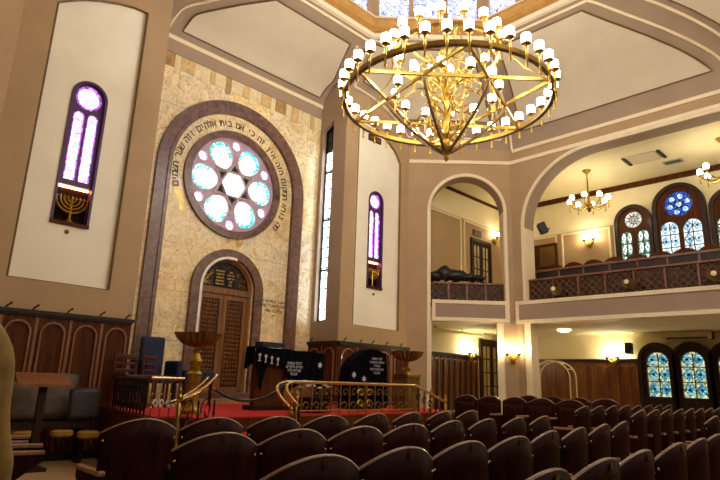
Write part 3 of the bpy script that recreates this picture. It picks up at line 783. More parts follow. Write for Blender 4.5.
# cream fillets
fb = MB()
def fillet(fn, pts, r=.03): fb.tube([fn(u, v, .012) for u, v in pts], r, 6)
fb.tube([PANA(0, v, .012, .27) for v in rng(0, .9, 18)], .03, 6); fb.tube([PANA(1, v, .012, .2) for v in rng(-.04, .9, 18)], .03, 6)
fillet(SA, [(u, .93) for u in rng(.018, .984, 12)])
fillet(SB, [(u, .93) for u in rng(.0, 1, 12)])
fillet(SB, [(.014, v) for v in rng(.0, .93, 20)]); fillet(SB, [(lerp(.975, .86, v), v) for v in rng(.0, .93, 20)])
fillet(SD, [(.045, v) for v in rng(.035, .93, 20)]); fillet(SD, [(u, .035) for u in rng(.045, .965, 28)]); fillet(SD, [(.965, v) for v in rng(.035, .93, 20)])
fillet(SD, [(u, .93) for u in rng(.045, .965, 12)])
fillet(miry(SD), [(.045, v) for v in rng(.035, .93, 20)]); fillet(miry(SD), [(.965, v) for v in rng(.035, .93, 20)])
fb.build('cream_fillet', 'cream', ceil, smooth=60)
# filler over the pier edge, both sides
b = MB()
for f in (lambda p: p, ):
    b.add([f(Vector((8.09, 8.8, 7.86))), f(Vector((8.09, 8.8, 8.36))), f(Vector((OCX+HS, OCY+OAP, ZR)))], [(0, 1, 2)])
    b.add([SA(1, .451), SA(1, .6), SA(1, .8), SA(1, 1), SD(0, .75), SD(0, .5), SD(0, .25), SD(0, 0)], [(0, 1, 6, 7), (1, 2, 5, 6), (2, 3, 4, 5)])
b.build('rib_face', 'taupe', ceil)
# cornice trims on gallery front and chamfer
b = MB()
for F_, a, c in ((FBW, -6.93, 1.2), (FD, .01, DL-.01)):
    b.fbox(F_, a, c, 6.66, 6.75, 0, .05)
b.fbox(FBW, -6.85, -1.85, 6.97, 7.05, 0, .04)
struct(b.build('trim_25', 'cream'))
# flat ceiling outside the octagon, behind the camera bay
FLT = Frame((0, 0, 0), (1, 0, 0), (0, 0, 1), (0, 1, 0))
struct(MB().box(XLW-.3, 12.2, -1.3, -.0, 8.9, 9.0).build('ceiling_rear', 'beige'))

# drum -----------------------------------------------------------------------
def octv(r, z, k): a = pi/8+pi/4*k; return Vector((OCX+r/cos(pi/8)*cos(a), OCY+r/cos(pi/8)*sin(a), z))
def octring(b, prof_, seg=8):
    vs = []; n_ = len(prof_)
    for r, z in prof_:
        for k in range(8): vs.append(octv(r, z, k))
    b.add(vs, [(i*8+k, i*8+(k+1) % 8, (i+1)*8+(k+1) % 8, (i+1)*8+k) for i in range(n_-1) for k in range(8)])
b = MB(); octring(b, [(OAP+.05, ZR-.03), (OAP-.06, ZR-.05), (OAP-.06, ZR+.05), (OAP+.05, ZR+.06)]); struct(b.build('trim_26', 'cream'))
b = MB(); octring(b, [(OAP+.02, ZR+.04), (OAP+.0, ZR+.16), (OAP-.09, ZR+.18), (OAP-.10, ZR+.26), (OAP-.16, ZR+.30), (OAP-.16, ZR+.36), (OAP, ZR+.38)]); struct(b.build('trim_27', 'goldpaint'))
b = MB(); octring(b, [(OAP-.0, ZR+.35), (OAP-.12, ZR+.36), (OAP-.12, ZR+.44), (OAP+.02, ZR+.46)]); struct(b.build('trim_28', 'cream'))
Z0w, Z1w = ZR+.46, ZR+2.3
for k in range(8):
    a, c = octv(OAP, 0, k), octv(OAP, 0, (k+1) % 8); u = (c-a).normalized(); mid = (a+c)/2; d = (Vector((OCX, OCY, 0))-mid).normalized()
    Fk = Frame(a, u, d); L = (c-a).length
    w = tag(empty('window_%d' % (13+k)), kind='structure')
    m3 = (L-.16)/3
    hs = [rect(.08+i*m3+.05, .08+(i+1)*m3-.05, Z0w+.03, Z1w-.1) for i in range(3)]
    MB().plate(Fk, [rect(0, L, Z0w-.1, Z1w)] + hs, -.12, .0).build('frame', 'tan', w)
    for h in hs:
        MB().plate(Fk, [h], -.09, -.08).build('pane', 'domeglass', w)
b = MB(); octring(b, [(OAP+.1, Z1w-.02), (OAP-.1, Z1w), (OAP-.2, Z1w+.2), (2.4, Z1w+.75), (1.6, Z1w+1.2), (.7, Z1w+1.42), (.05, Z1w+1.48)]); o = b.build('ceiling_dome', 'beige', smooth=30); struct(o)
# ------------------------------------------------------------------ camera and world
f_px, pitch, roll, head = 561.559, 0.245685, 0.0334722, 0.776354
fw = Vector((sin(head)*cos(pitch), cos(head)*cos(pitch), sin(pitch))); rt = Vector((cos(head), -sin(head), 0)); up = rt.cross(fw)
r2 = rt*cos(roll)+up*sin(roll); u2 = -rt*sin(roll)+up*cos(roll)
cam = bpy.data.cameras.new('camera'); cam.sensor_width = 36; cam.lens = f_px/720*36; cam.clip_start = .05
co = bpy.data.objects.new('camera', cam); COL.objects.link(co); scene.camera = co
co.matrix_world = Matrix(((r2.x, u2.x, -fw.x, 0), (r2.y, u2.y, -fw.y, 0), (r2.z, u2.z, -fw.z, 1.2), (0, 0, 0, 1)))
wd = bpy.data.worlds.new('world'); scene.world = wd; wd.use_nodes = True
wd.node_tree.nodes['Background'].inputs['Color'].default_value = (.75, .85, 1, 1); wd.node_tree.nodes['Background'].inputs['Strength'].default_value = .02
vs = scene.view_settings; vs.view_transform = 'Standard'; vs.look = 'None'; vs.gamma = 1; vs.use_curve_mapping = False; vs.exposure = 1.38
# ------------------------------------------------------------------ stage
PZ = .72
stage = [(3.40, 8.78), (3.04, 6.42), (3.45, 6.42), (3.45, 6.2), (8.6, 6.2), (9.2, 6.9), (9.2, 8.78), (8.07, 8.78), (8.07, 9.72), (3.71, 9.72), (3.71, 8.78)]
o = MB().plate(FL, [stage], 0, PZ-.014).build('floor_stage', 'panelwood'); struct(o)
cp = [(3.72, 9.2), (3.5, 8.6), (3.36, 8.2), (3.12, 6.5), (3.5, 6.5), (3.5, 6.24), (8.55, 6.24), (9.1, 6.9), (9.1, 8.6), (8.0, 8.7), (8.0, 9.24), (3.72, 9.24)]
tag(MB().plate(FL, [cp], PZ-.013, PZ-.001).build('stage_carpet', 'red'), 'bright red carpet covering the raised stage in front of the ark', 'carpet')
st = thing('step_block', 'red carpeted steps leading up to the stage between the curved brass handrails', 'steps', (4.22, 5.85, 0))
for k in range(3):
    MB().box(-.42, .42, -.62+.30*k, .345, .18*k, .18*(k+1)).build('step', 'red', st)

def baluster_run(par, P0, P1, z0, z1, n, matn='iron', scroll=True, post=.011):
    P0, P1 = Vector(P0), Vector(P1); t = (P1-P0).normalized(); b = MB()
    for i in range(n+1):
        p = P0.lerp(P1, i/n); b = MB()
        b.tube([(p.x, p.y, z0), (p.x, p.y, z1)], post, 6)
        h = z1-z0
        b.ball((p.x, p.y, z0+h*.33), post*1.9, 6); b.ball((p.x, p.y, z0+h*.66), post*1.9, 6)
        if scroll and i < n:
            q = P0.lerp(P1, (i+.5)/n); w = (P1-P0).length/n*.36
            for sg in (-1, 1):
                pts = []
                for k in range(16):
                    a = k*.42; r = w*(1-k/17)
                    pts.append(Vector((q.x, q.y, z0+h*(.5+sg*.23))) + t*(sg*r*cos(a)) + Vector((0, 0, r*sin(a)*1.1)))
                b.tube(pts, .009, 5)
        b.build('baluster', matn, par, smooth=50)
RZT = 1.155
br = thing('balustrade', 'ornate iron balustrade with brass top rail across the front of the stage before the lecterns', 'balustrade')
baluster_run(br, (4.97, 6.3, 0), (7.55, 6.3, 0), PZ, RZT-.02, 14, 'bronze')
b = MB(); b.tube([(4.86, 6.3, RZT), (7.62, 6.3, RZT)], .024, 8); b.build('top_rail', 'palebrass', br, smooth=50)
b = MB(); b.tube([(4.97, 6.3, PZ+.05), (7.55, 6.3, PZ+.05)], .012, 6); b.build('bottom_rail', 'brass', br)
b = MB()
for s_ in (-1, 1):
    for zz in (.86, 1.02):
        b.tube([(6.38+s_*(.09+.07*cos(.45*k)*(1-k/18)), 6.275, zz+.07*sin(.45*k)*(1-k/18)) for k in range(15)], .012, 6)
b.tube([(6.38, 6.275, .78), (6.38, 6.275, 1.12)], .012, 6); b.build('scroll_emblem', 'brass', br, smooth=50)
def newel(par, x, y, z0, z1, r=.022, nm='newel_post'):
    h = z1-z0
    return MB().lathe([(r*1.6, 0), (r*1.6, .03), (r, .05), (r*1.3, h*.25), (r*.8, h*.3), (r*1.35, h*.5), (r*.8, h*.55), (r*1.2, h*.78), (r*.7, h*.8), (r*1.5, h*.84), (r*1.6, h*.88), (r*.8, h*.92), (r*1.1, h*.95), (r*.3, h)], (x, y, z0), 12).build(nm, 'brass', par, smooth=40)
newel(br, 4.97, 6.28, PZ, 1.06)
# side stair rail on the right, falling to two finial posts
br2 = thing('stair_rail', 'sloping brass stair rail with finial posts on the far right of the stage', 'railing')
b = MB(); b.tube([(7.62, 6.3, RZT), (8.26, 6.18, .90)], .022, 8); b.build('top_rail', 'palebrass', br2, smooth=50)
for k in range(5):
    p = Vector((7.62, 6.3, RZT)).lerp(Vector((8.26, 6.18, .90)), (k+.5)/5)
    b = MB(); b.tube([(p.x, p.y, .3), (p.x, p.y, p.z)], .011, 6); b.tube([(p.x+.05*cos(.5*i), p.y, p.z-.16+.05*sin(.5*i)) for i in range(12)], .008, 5); b.build('baluster', 'iron', br2)
newel(br2, 8.05, 6.3, .3, 1.11); newel(br2, 8.28, 6.17, .2, 1.02)
# left rails
br3 = thing('side_railing', 'dark iron spindle railing along the left side of the stage by the carved chairs', 'railing')
baluster_run(br3, (3.37, 8.3, 0), (3.12, 6.75, 0), PZ-.05, RZT-.03, 10)
b = MB(); b.tube([(3.37, 8.3, RZT-.02), (3.12, 6.75, RZT-.02)], .022, 8); b.build('top_rail', 'darkwood', br3, smooth=50)
br4 = thing('front_railing', 'short railing with pale brass top rail in front of the blue chair', 'railing')
baluster_run(br4, (3.08, 6.5, 0), (3.42, 6.5, 0), PZ-.05, RZT-.03, 3, 'palebrass', False, .008)
b = MB(); b.tube([(3.05, 6.5, RZT), (3.46, 6.5, RZT)], .020, 8); b.build('top_rail', 'palebrass', br4, smooth=50)
b = MB()
for cx in (3.16, 3.32):
    for s_ in (-1, 1): b.tube([(cx+s_*(.035+.03*cos(.5*k)*(1-k/15)), 6.49, .86+.06*sin(.5*k)*(1-k/15)) for k in range(13)], .012, 5)
b.build('scroll_panel', 'paper', br4, smooth=50)
# curved twin handrails of the stairs
def handrail(name, label, pts, foot, sp):
    t = thing(name, label, 'handrail'); P = [Vector(p) for p in pts]
    for k, off in enumerate((Vector((0, 0, 0)), Vector(sp))):
        # smooth quadratic interpolation
        C_ = []
        for i in range(25):
            s_ = i/24; C_.append((P[0]+off)*(1-s_)**2+(P[1]+off)*2*s_*(1-s_)+(P[2]+off)*s_*s_)
        MB().tube(C_, .019, 8).build('rail_tube', 'palebrass', t, smooth=50)
    newel(t, foot[0], foot[1], foot[2], foot[3])
    baluster_run(t, (P[0].x, P[0].y, 0), (P[2].x, P[2].y, 0), .45, .92, 2, 'iron', True)
    return t
def at(px_, py_, y):
    d = fw+r2*((px_-360)/f_px)-u2*((py_-240)/f_px); k = y/d.y; return Vector((0, 0, 1.2))+d*k
handrail('stair_handrail', 'left pair of curved pale brass handrails sweeping down from the stage beside the gilt pedestal', [at(217, 375.5, 6.3), at(203, 392, 5.95), at(181, 400, 5.75)], (*at(180.5, 390, 5.72)[:2], .3, 1.07), at(208, 377.5, 6.3)-at(217, 375.5, 6.3))
handrail('stair_handrail', 'right pair of curved pale brass handrails bending down at the left end of the balustrade', [at(296, 381.5, 6.28), at(276, 383, 6.1), at(299, 406, 5.8)], (*at(297, 392, 5.95)[:2], .3, 1.05), at(284, 382, 6.28)-at(293, 381.5, 6.28))
rp = thing('barrier_rope', 'black velvet barrier rope sagging across the top of the stage stairs', 'rope')
A_, B_ = at(214, 389, 6.35), at(285, 385, 6.35)
b = MB(); b.tube([A_.lerp(B_, s_)-Vector((0, 0, .18*4*s_*(1-s_)*(1-.1*s_))) for s_ in rng(0, 1, 20)], .017, 8); b.build('rope', 'black', rp, smooth=50)
for p in (A_, B_): MB().ball(p, .024, 8).build('hook', 'brass', rp, smooth=60)

# offering bowls on pedestals
def bowl_stand(x, y, z1, label, tall):
    t = thing('bowl_pedestal', label, 'pedestal', (x, y, PZ))
    h = z1-PZ
    n = 40; b = MB(); prof_ = [(.05, -.17), (.10, -.165), (.18, -.13), (.245, -.07), (.285, 0), (.295, .005), (.27, .005), (.2, -.10), (.08, -.14)]
    vs_ = []; 
    for r, z in prof_:
        for k in range(n): 
            a = 2*pi*k/n; q = r*(1+.08*(1 if k % 2 else -1)*(1 if r > .15 else 0)); vs_.append((q*cos(a), q*sin(a), h+z))
    b.add(vs_, [(i*n+k, i*n+(k+1) % n, (i+1)*n+(k+1) % n, (i+1)*n+k) for i in range(len(prof_)-1) for k in range(n)])
    b.build('bowl', 'bronze', t, smooth=30)
    if tall:
        MB().lathe([(.15, 0), (.15, .05), (.09, .08), (.075, .12), (.085, .2), (.075, .28), (.08, .4), (.095, .46), (.1, .5), (.07, .53), (.065, .62), (.085, .66), (.06, .7), (.04, .76), (.055, .79), (.035, .82), (.05, h-.165)], (0, 0, 0), 20).build('column', 'gold', t, smooth=40)
    else:
        MB().lathe([(.05, h-.44), (.045, h-.34), (.09, h-.31), (.03, h-.27), (.045, h-.16)], (0, 0, 0), 16).build('stem', 'gold', t, smooth=40)
        MB().box(-.17, .17, -.17, .17, 0, h-.42).build('plinth', 'bronze', t, bevel=.01)
        b = MB(); b.box(-.19, .19, -.19, .19, h-.44, h-.40); b.build('plinth_top', 'gold', t)
    return t
bowl_stand(3.76, 6.8, 1.73, 'fluted bronze bowl on a tall gilt column left of the stage stairs', True)
bowl_stand(7.98, 6.8, 1.74, 'fluted bronze bowl on a boxy plinth right of the small draped reading stand', False)

# lecterns ---------------------------------------------------------------
FLc = FA(7.3)
t = thing('main_lectern', 'long wooden reading desk draped in navy velvet at the centre of the stage', 'lectern', (5.55, 7.5, PZ))
def loc(o_, t_):
    o_.location = -t_.location; return o_
X0, X1, ZT = 5.0, 6.36, 1.655
b = MB(); b.box(X0+.08, X1-.1, 7.34, 7.46, PZ, ZT-.06); loc(b.build('cabinet', 'panelwood', t, bevel=.01), t)
b = MB(); b.box(X0+.62, X1-.12, 7.315, 7.345, PZ+.02, PZ+.5); loc(b.build('lower_panel', 'panelrim', t), t)
b = MB(); b.box(X0+.03, X1-.05, 7.28, 7.55, PZ, PZ+.07); loc(b.build('plinth', 'darkwood', t), t)
# cover: shell with scalloped hem
hem = [(0, 1.42), (.06, 1.06), (.10, 1.02), (.14, 1.38), (.2, 1.40), (.38, 1.40), (.44, 1.36), (.47, 1.05), (.52, 1.02), (.60, 1.10), (.72, 1.20), (.85, 1.16), (1., 1.05)]
def hemz(s_):
    for (a, z), (c, w_) in zip(hem, hem[1:]):
        if s_ <= c: return lerp(z, w_, (s_-a)/(c-a))
    return hem[-1][1]
b = MB(); us = rng(0, 1, 60)
def cover(u, v):
    x = lerp(X0, X1, u); zt = ZT-.03*u
    if v <= .4: return Vector((x, lerp(7.50, 7.27, v/.4), zt+.012*sin(u*19)*v))
    k = (v-.4)/.6; return Vector((x, 7.27-.02*sin(u*55)*k-.02*k, lerp(zt, hemz(u), k)))
b.grid(cover, us, rng(0, .4, 4)+rng(.42, 1, 12))
for x, sg in ((X0, -1), (X1, 1)):
    b.grid(lambda u, v: Vector((x+sg*(.015+.02*sin(u*20)*v), lerp(7.27, 7.50, u), lerp(ZT-(.03 if sg > 0 else 0), (1.42 if sg < 0 else 1.05)-.1*u, v))), rng(0, 1, 20), rng(0, 1, 6))
loc(b.build('velvet_cover', 'velvet', t, smooth=60, solid=.008), t)
cov = t.children[-1]
for k in range(4):
    b = MB(); cx = X0+.06+.115*k; cz = 1.50-.016*k
    b.plate(FA(7.24), [star(cx, cz+.035, .032, .2, .5)], 0, .006); b.fbox(FA(7.24), cx-.008, cx+.008, cz-.05, cz+.01, 0, .006); b.fbox(FA(7.24), cx-.025, cx+.025, cz-.058, cz-.048, 0, .006)
    loc(b.build('silver_emblem', 'silver', t), t)
for i, w in enumerate(('לעלוי נשמת', 'הורינו היקרים', 'ומורינו הרב', 'תנצבה')):
    b = MB(); add_text(b, FA(7.24), w, .06, 5.74, 1.42-.055*i, .002); loc(b.build('embroidered_line', 'silver', t), t)
b = MB(); b.plate(FA(7.235), [star(6.27, 1.43, .05, pi/6)], 0, .006); loc(b.build('embroidered_star', 'silver', t), t)
bk = thing('prayer_book', 'dark blue book lying on top of the long navy-draped reading desk', 'book', (5.35, 7.39, ZT+.012))
b = MB(); b.box(-.22, .22, -.10, .10, .005, .075); b.build('cover', 'blue', bk, bevel=.006)
MB().box(-.212, .222, -.092, .092, .018, .062).build('pages', 'paper', bk)
t = thing('reading_stand', 'small reading stand hidden under a peaked navy velvet drape with star emblems', 'lectern', (7.4, 7.3, PZ))
o1 = [(6.86, .74), (6.88, 1.22), (6.93, 1.45), (7.05, 1.58), (7.28, 1.72), (7.42, 1.765), (7.58, 1.77), (7.84, 1.70), (7.88, 1.45), (7.92, .74)]
b = MB(); b.box(7.0, 7.75, 7.23, 7.38, PZ, 1.3); loc(b.build('stand_body', 'panelwood', t), t)
b = MB()
n = len(o1)
def drape(u, v):
    k = min(int(u*(n-1)), n-2); q = u*(n-1)-k; x = lerp(o1[k][0], o1[k+1][0], q); z = lerp(o1[k][1], o1[k+1][1], q)
    return Vector((x, lerp(7.2, 7.42, v)+.015*sin(x*40)*(1.8-z), z))
b.grid(drape, rng(0, 1, 45), rng(0, 1, 6)); b.plate(FA(7.2), [o1], -.012, 0)
loc(b.build('velvet_drape', 'velvet', t, smooth=50), t)
for x, z in ((7.02, 1.30), (7.27, 1.24)):
    b = MB(); b.plate(FA(7.19), [star(x, z, .055, pi/6)], 0, .01); loc(b.build('embroidered_star', 'silver', t), t)
for i, w in enumerate(('לזכר נשמת', 'האשה החשובה', 'נפטרה', 'ביום שבת קדש', 'תנצבה')):
    b = MB(); add_text(b, FA(7.19), w, .06, 7.60, 1.58-.062*i, .004); loc(b.build('embroidered_line', 'silver', t), t)

# flowers at the foot of the balustrade
t = thing('flower_planter', 'dark planter of white flowers behind the balustrade below the long desk', 'planter', (5.72, 6.68, PZ))
MB().lathe([(.13, 0), (.2, .03), (.24, .16), (.25, .22), (.22, .22), (.2, .17)], (0, 0, 0), 16).build('planter', 'black', t, smooth=40)
b = MB(); f_ = MB()
for k in range(70):
    a = random.uniform(0, 2*pi); r = .24*sqrt(random.random()); z = .22+random.random()*.14
    p = Vector((r*cos(a), r*sin(a), z)); q = p+Vector((random.uniform(-.06, .06), random.uniform(-.06, .06), random.uniform(-.02, .06))); w = Vector((random.uniform(-1, 1), random.uniform(-1, 1), .2)).normalized()*.015
    b.add([p-w, p+w, q], [(0, 1, 2)])
b.build('leaves', 'leaf', t)
for k in range(9):
    a = 2*pi*k/9+.3; r = .21*(1 if k % 2 else .7); fl = MB()
    for j in range(5): fl.ball((r*cos(a)+.022*cos(j*1.257), r*sin(a)+.022*sin(j*1.257), .36+.02*(k % 3)), .02, 6, (1, 1, .6))
    fl.build('flower', 'flower', t, smooth=60)
# blue high-backed chair at the left of the ark
t = thing('high_back_chair', 'navy blue high-backed armchair by the stone wall left of the ark', 'chair', (4.24, 8.95, PZ))
b = MB(); b.box(-.2, .2, .14, .24, .42, 1.08); b.build('backrest', 'blue', t, bevel=.03)
b = MB(); b.box(-.25, .25, -.3, .2, .34, .46); b.build('seat', 'blue', t, bevel=.03)
for s_ in (-1, 1):
    b = MB(); b.box(s_*.29-.05, s_*.29+.05, -.28, .2, .36, .70); b.build('armrest', 'blue', t, bevel=.03)
    for y in (-.24, .16): MB().box(s_*.25-.02, s_*.25+.02, y-.02, y+.02, 0, .36).build('leg', 'darkwood', t)
t = thing('stage_bench', 'low blue upholstered bench beside the blue armchair near the ark doorway', 'bench', (4.92, 8.95, PZ))
b = MB(); b.box(-.28, .28, -.25, .25, .34, .56); b.build('seat', 'blue', t, bevel=.03)
for s_ in (-1, 1):
    for y in (-.2, .2): MB().box(s_*.24-.02, s_*.24+.02, y-.02, y+.02, 0, .34).build('leg', 'darkwood', t)
# carved chairs at the stage's left edge
def carved(x, y, w, label):
    t = thing('carved_chair', label, 'chair', (x, y, PZ), .12, 'carved chairs on the stage')
    for s_ in (-1, 1):
        b = MB(); b.tube([(s_*(w-.02), .17, 0), (s_*(w-.02), .2, .76)], .02, 6); b.build('back_post', 'redwood', t)
        b = MB(); b.tube([(s_*(w-.02), -.2, 0), (s_*(w-.02), -.2, .44)], .02, 6); b.build('leg', 'redwood', t)
    MB().box(-w, w, -.23, .2, .41, .46).build('seat', 'redwood', t, bevel=.01)
    for z, h in ((.72, .07), (.62, .04), (.52, .05)):
        b = MB(); b.box(-w+.02, w-.02, .185, .21, z-h/2, z+h/2)
        for k in range(4): b.ball((-w+.06+(2*w-.12)*k/3, .18, z), .02, 6, (1.3, .6, .7))
        b.build('back_slat', 'redwood', t, bevel=.006)
    return t
carved(3.63, 8.42, .19, 'red-brown carved chair standing behind the side railing, nearer the wall panelling')
carved(3.97, 8.36, .12, 'narrow red-brown carved chair next to the stone jamb, before the blue armchair')

# bench seats against the left pier -----------------------------------------
LW = 'folding bench seats against the left pier'
desk = thing('slanted_desk', 'slanted brown wooden book desk fixed above the pale-backed seats at the left pier', 'desk', (2.36, 8.02, .0))
b = MB(); b.add([(-.33, -.16, 1.00), (.30, -.16, 1.00), (.26, .18, 1.14), (-.31, .18, 1.14), (-.33, -.16, 1.03), (.30, -.16, 1.03), (.26, .18, 1.17), (-.31, .18, 1.17)], [(0,3,2,1),(4,5,6,7),(0,1,5,4),(1,2,6,5),(2,3,7,6),(3,0,4,7)]); b.build('top', 'panelrim', desk)
MB().box(-.04, .04, -.02, .06, 0, 1.03).build('post', 'darkwood', desk); MB().box(-.14, .14, -.14, .14, 0, .04).build('foot', 'darkwood', desk)
sb = thing('bench_frame', 'long dark bench frame carrying the folding seats along the left pier', 'bench', (2.3, 8.45, 0))
MB().box(-.75, .78, -.07, .06, .46, .54).build('beam', 'darkwood', sb)
for x in (-.72, -.27, .18, .75): MB().box(x-.03, x+.03, -.06, .14, 0, .5).build('leg', 'darkwood', sb)
for x, y, w_, zt, m_, lb in ((1.84, 8.60, .22, 1.02, 'leather', 'taupe-backed folding bench seat at the left pier, half hidden by the standing person'), (2.32, 8.60, .21, 1.04, 'leather', 'taupe-backed folding bench seat at the left pier beneath the slanted desk'), (2.78, 8.60, .24, 1.17, 'leather', 'tall pale-backed bench seat at the left pier just right of the slanted desk'), (3.02, 8.30, .20, .98, 'leather2', 'dark leather bench seat at the left pier next to the side railing')):
    t = thing('folding_chair', lb, 'seat', (x, y, 0), 0, LW)
    b = MB(); b.grid(lambda u, v: Vector((lerp(-w_, w_, u), .10+.06*v-.03*cos((u-.5)*pi), lerp(.55, zt-.03*(2*u-1)**4, v))), rng(0, 1, 8), rng(0, 1, 6)); b.build('backrest', m_, t, smooth=50, solid=.04)
    b = MB(); b.lathe([(.02, -.05), (.11, -.045), (.14, -.02), (.14, .03), (.12, .045), (.02, .05)], (0, -.20, .39), 16); b.build('seat_pad', 'pad', t, smooth=40)

# theatre seats ---------------------------------------------------------------
def make_seat():
    t = empty('theatre_chair')
    W2 = .243
    def top(x): return .92-.078*(x/W2)**2
    def fn(u, v):
        x = lerp(-W2, W2, u); z = lerp(.26, top(x), v)
        return Vector((x, +.055*(x/W2)**2-.045*(z-.26)*.9+.03, z))
    b = MB(); b.grid(fn, rng(0, 1, 14), rng(0, 1, 6)); b.build('backrest', 'seatwood', t, smooth=50, solid=.024)
    bk = t.children[0]
    b = MB(); b.tube([fn(u, 1)+Vector((0, .010, .001)) for u in rng(0, 1, 18)], .0085, 6); b.build('top_edge', 'seatedge', bk, smooth=60)
    p = fn(.5, .965); MB().box(-.010, .010, p.y-.007, p.y-.002, p.z-.012, p.z+.012).build('number_tag', 'brass', bk)
    for s_ in (-1, 1):
        MB().ball((s_*(W2-.012), fn(0, .86).y-.004, .80), .009, 6).build('hinge_bolt', 'palebrass', bk, smooth=60)
        b = MB(); b.plate(Frame((s_*(W2-.018), 0, 0), (0, 1, 0), (1, 0, 0)), [[(-.03, 0), (.34, 0), (.34, .05), (.2, .1), (.2, .4), (.4, .56), (.4, .6), (-.02, .6)]], -.014, .014); b.build('side_panel', 'seatwood', t)
        b = MB(); b.box(s_*(W2-.018)-.022, s_*(W2-.018)+.022, 0.02, .40, .60, .63); b.build('armrest', 'seatedge', t, bevel=.008)
    b = MB(); b.grid(lambda u, v: Vector((lerp(-.2, .2, u), .13-.05*v+.02*cos((u-.5)*pi), lerp(.40, .80, v))), rng(0, 1, 8), rng(0, 1, 5)); b.build('seat', 'seatwood', t, smooth=50, solid=.03)
    return t
proto = make_seat(); used = [False]
ORD = ['first', 'second', 'third', 'fourth', 'fifth', 'sixth', 'seventh', 'eighth', 'ninth', 'tenth', 'eleventh', 'twelfth']
def seat(x, y, rz, label, group, z=0., s_=1.):
    o_ = proto if not used[0] else copy_tree(proto); used[0] = True
    o_.location = (x, y, z); o_.rotation_euler = (0, 0, rz); o_.scale = (s_, s_, s_)
    return tag(o_, label, 'seat', group)
rows = [('nearest row to the camera', [(1.95, .98), (2.46, 1.0), (2.97, 1.03), (3.59, 1.06), (4.10, 1.08), (4.61, 1.12)]),
        ('second row from the camera', [(1.50, 1.67), (2.00, 1.68), (2.505, 1.70), (3.01, 1.72), (3.63, 1.83), (4.18, 1.88), (4.80, 1.96), (5.46, 2.05)]),
        ('third row from the camera', [(1.63, 2.58), (2.13, 2.58), (2.635, 2.58), (3.14, 2.60), (3.76, 2.70), (4.29, 2.73), (4.83, 2.75), (5.37, 2.78)]),
        ('fourth row, next to the stage', [(1.67, 3.56), (2.17, 3.53), (2.67, 3.49), (3.17, 3.47), (3.80, 3.56), (4.32, 3.58), (4.86, 3.61), (5.45, 3.68)])]
for nm, ps in rows:
    for i, (x, y) in enumerate(ps):
        a = .0 if i < 4 or len(ps) < 8 else .09
        s_ = 1.0
        seat(x, y, a, 'dark mahogany seat, %s from the left in the %s' % (ORD[i], nm), 'central block of theatre seats')
rowsR = [('front row of the far right block', 1.70, [7.0, 7.5, 8.0]), ('middle row of the far right block', 2.62, [7.55+.5*k for k in range(9)]), ('back row of the far right block', 3.5, [7.95+.5*k for k in range(8)])]
for nm, y, xs in rowsR:
    for i, x in enumerate(xs):
        seat(x, y, 0, 'dark wooden seat, %s from the aisle in the %s' % (ORD[i], nm.replace('front', 'nearest').replace('back', 'farthest')), 'right block of theatre seats', .04)
for i in range(5):
    seat(9.75, 6.70-.535*i, pi/2, 'upright seat in the side row facing the centre, %s from the stage' % ORD[i], 'side row of upright seats facing the centre', .04, 1.04)
for i in range(4):
    seat(11.3, 6.2-.535*i, pi/2, 'upright seat in the row under the gallery edge, %s from the pillar' % ORD[i], 'rear side row under the gallery', .04, 1.06)
seat(1.14, 5.05, -1.83, 'dark side-facing seat with a worn flat armrest beside the standing person', 'aisle seats by the standing person')
seat(1.22, 5.75, -1.83, 'dark side-facing seat between the armrest seat and the pale bench backs', 'aisle seats by the standing person')

# person at the frame's left edge -------------------------------------------
def skin(name, joints, edges, m, parent=None, sub=2, root=0):
    me = bpy.data.meshes.new(name); me.from_pydata([j[:3] for j in joints], edges, []); me.materials.append(M[m])
    o_ = bpy.data.objects.new(name, me); COL.objects.link(o_)
    md = o_.modifiers.new('skin', 'SKIN'); md.use_smooth_shade = True
    bm = bmesh.new(); bm.from_mesh(me); ly = bm.verts.layers.skin.verify(); bm.verts.ensure_lookup_table()
    for v, j in zip(bm.verts, joints): v[ly].radius = (j[3], j[4] if len(j) > 4 else j[3]); v[ly].use_root = (v.index == root)
    bm.to_mesh(me); bm.free()
    sd = o_.modifiers.new('sub', 'SUBSURF'); sd.levels = sub; sd.render_levels = sub
    if parent: o_.parent = parent
    return o_
PX_, PY_ = .188, 2.10
pr = thing('person', 'person standing at the far left edge in an olive jacket with a wrinkled sleeve', 'person', (PX_, PY_, 0), -.5)
J = [(0, 0, .95, .15, .11), (0, 0, 1.15, .13, .10), (0, .0, 1.34, .16, .10), (0, .01, 1.47, .06, .06), (0, .02, 1.55, .055, .06), (0, .03, 1.63, .075, .09), (0, .02, 1.72, .06, .08),
     (.1, 0, .88, .09), (.11, .01, .5, .06), (.11, -.02, .1, .042), (.11, .14, .04, .035), (-.1, 0, .88, .09), (-.11, .01, .5, .06), (-.11, -.02, .1, .042), (-.11, .14, .04, .035),
     (.19, 0, 1.39, .06), (.27, -.02, 1.05, .045), (.28, .06, .79, .03), (.28, .09, .70, .034, .02), (-.19, 0, 1.39, .06), (-.24, -.02, 1.1, .045), (-.25, .06, .86, .03), (-.25, .09, .78, .034, .02)]
E_ = [(0, 1), (1, 2), (2, 3), (3, 4), (4, 5), (5, 6), (0, 7), (7, 8), (8, 9), (9, 10), (0, 11), (11, 12), (12, 13), (13, 14), (2, 15), (15, 16), (16, 17), (17, 18), (2, 19), (19, 20), (20, 21), (21, 22)]
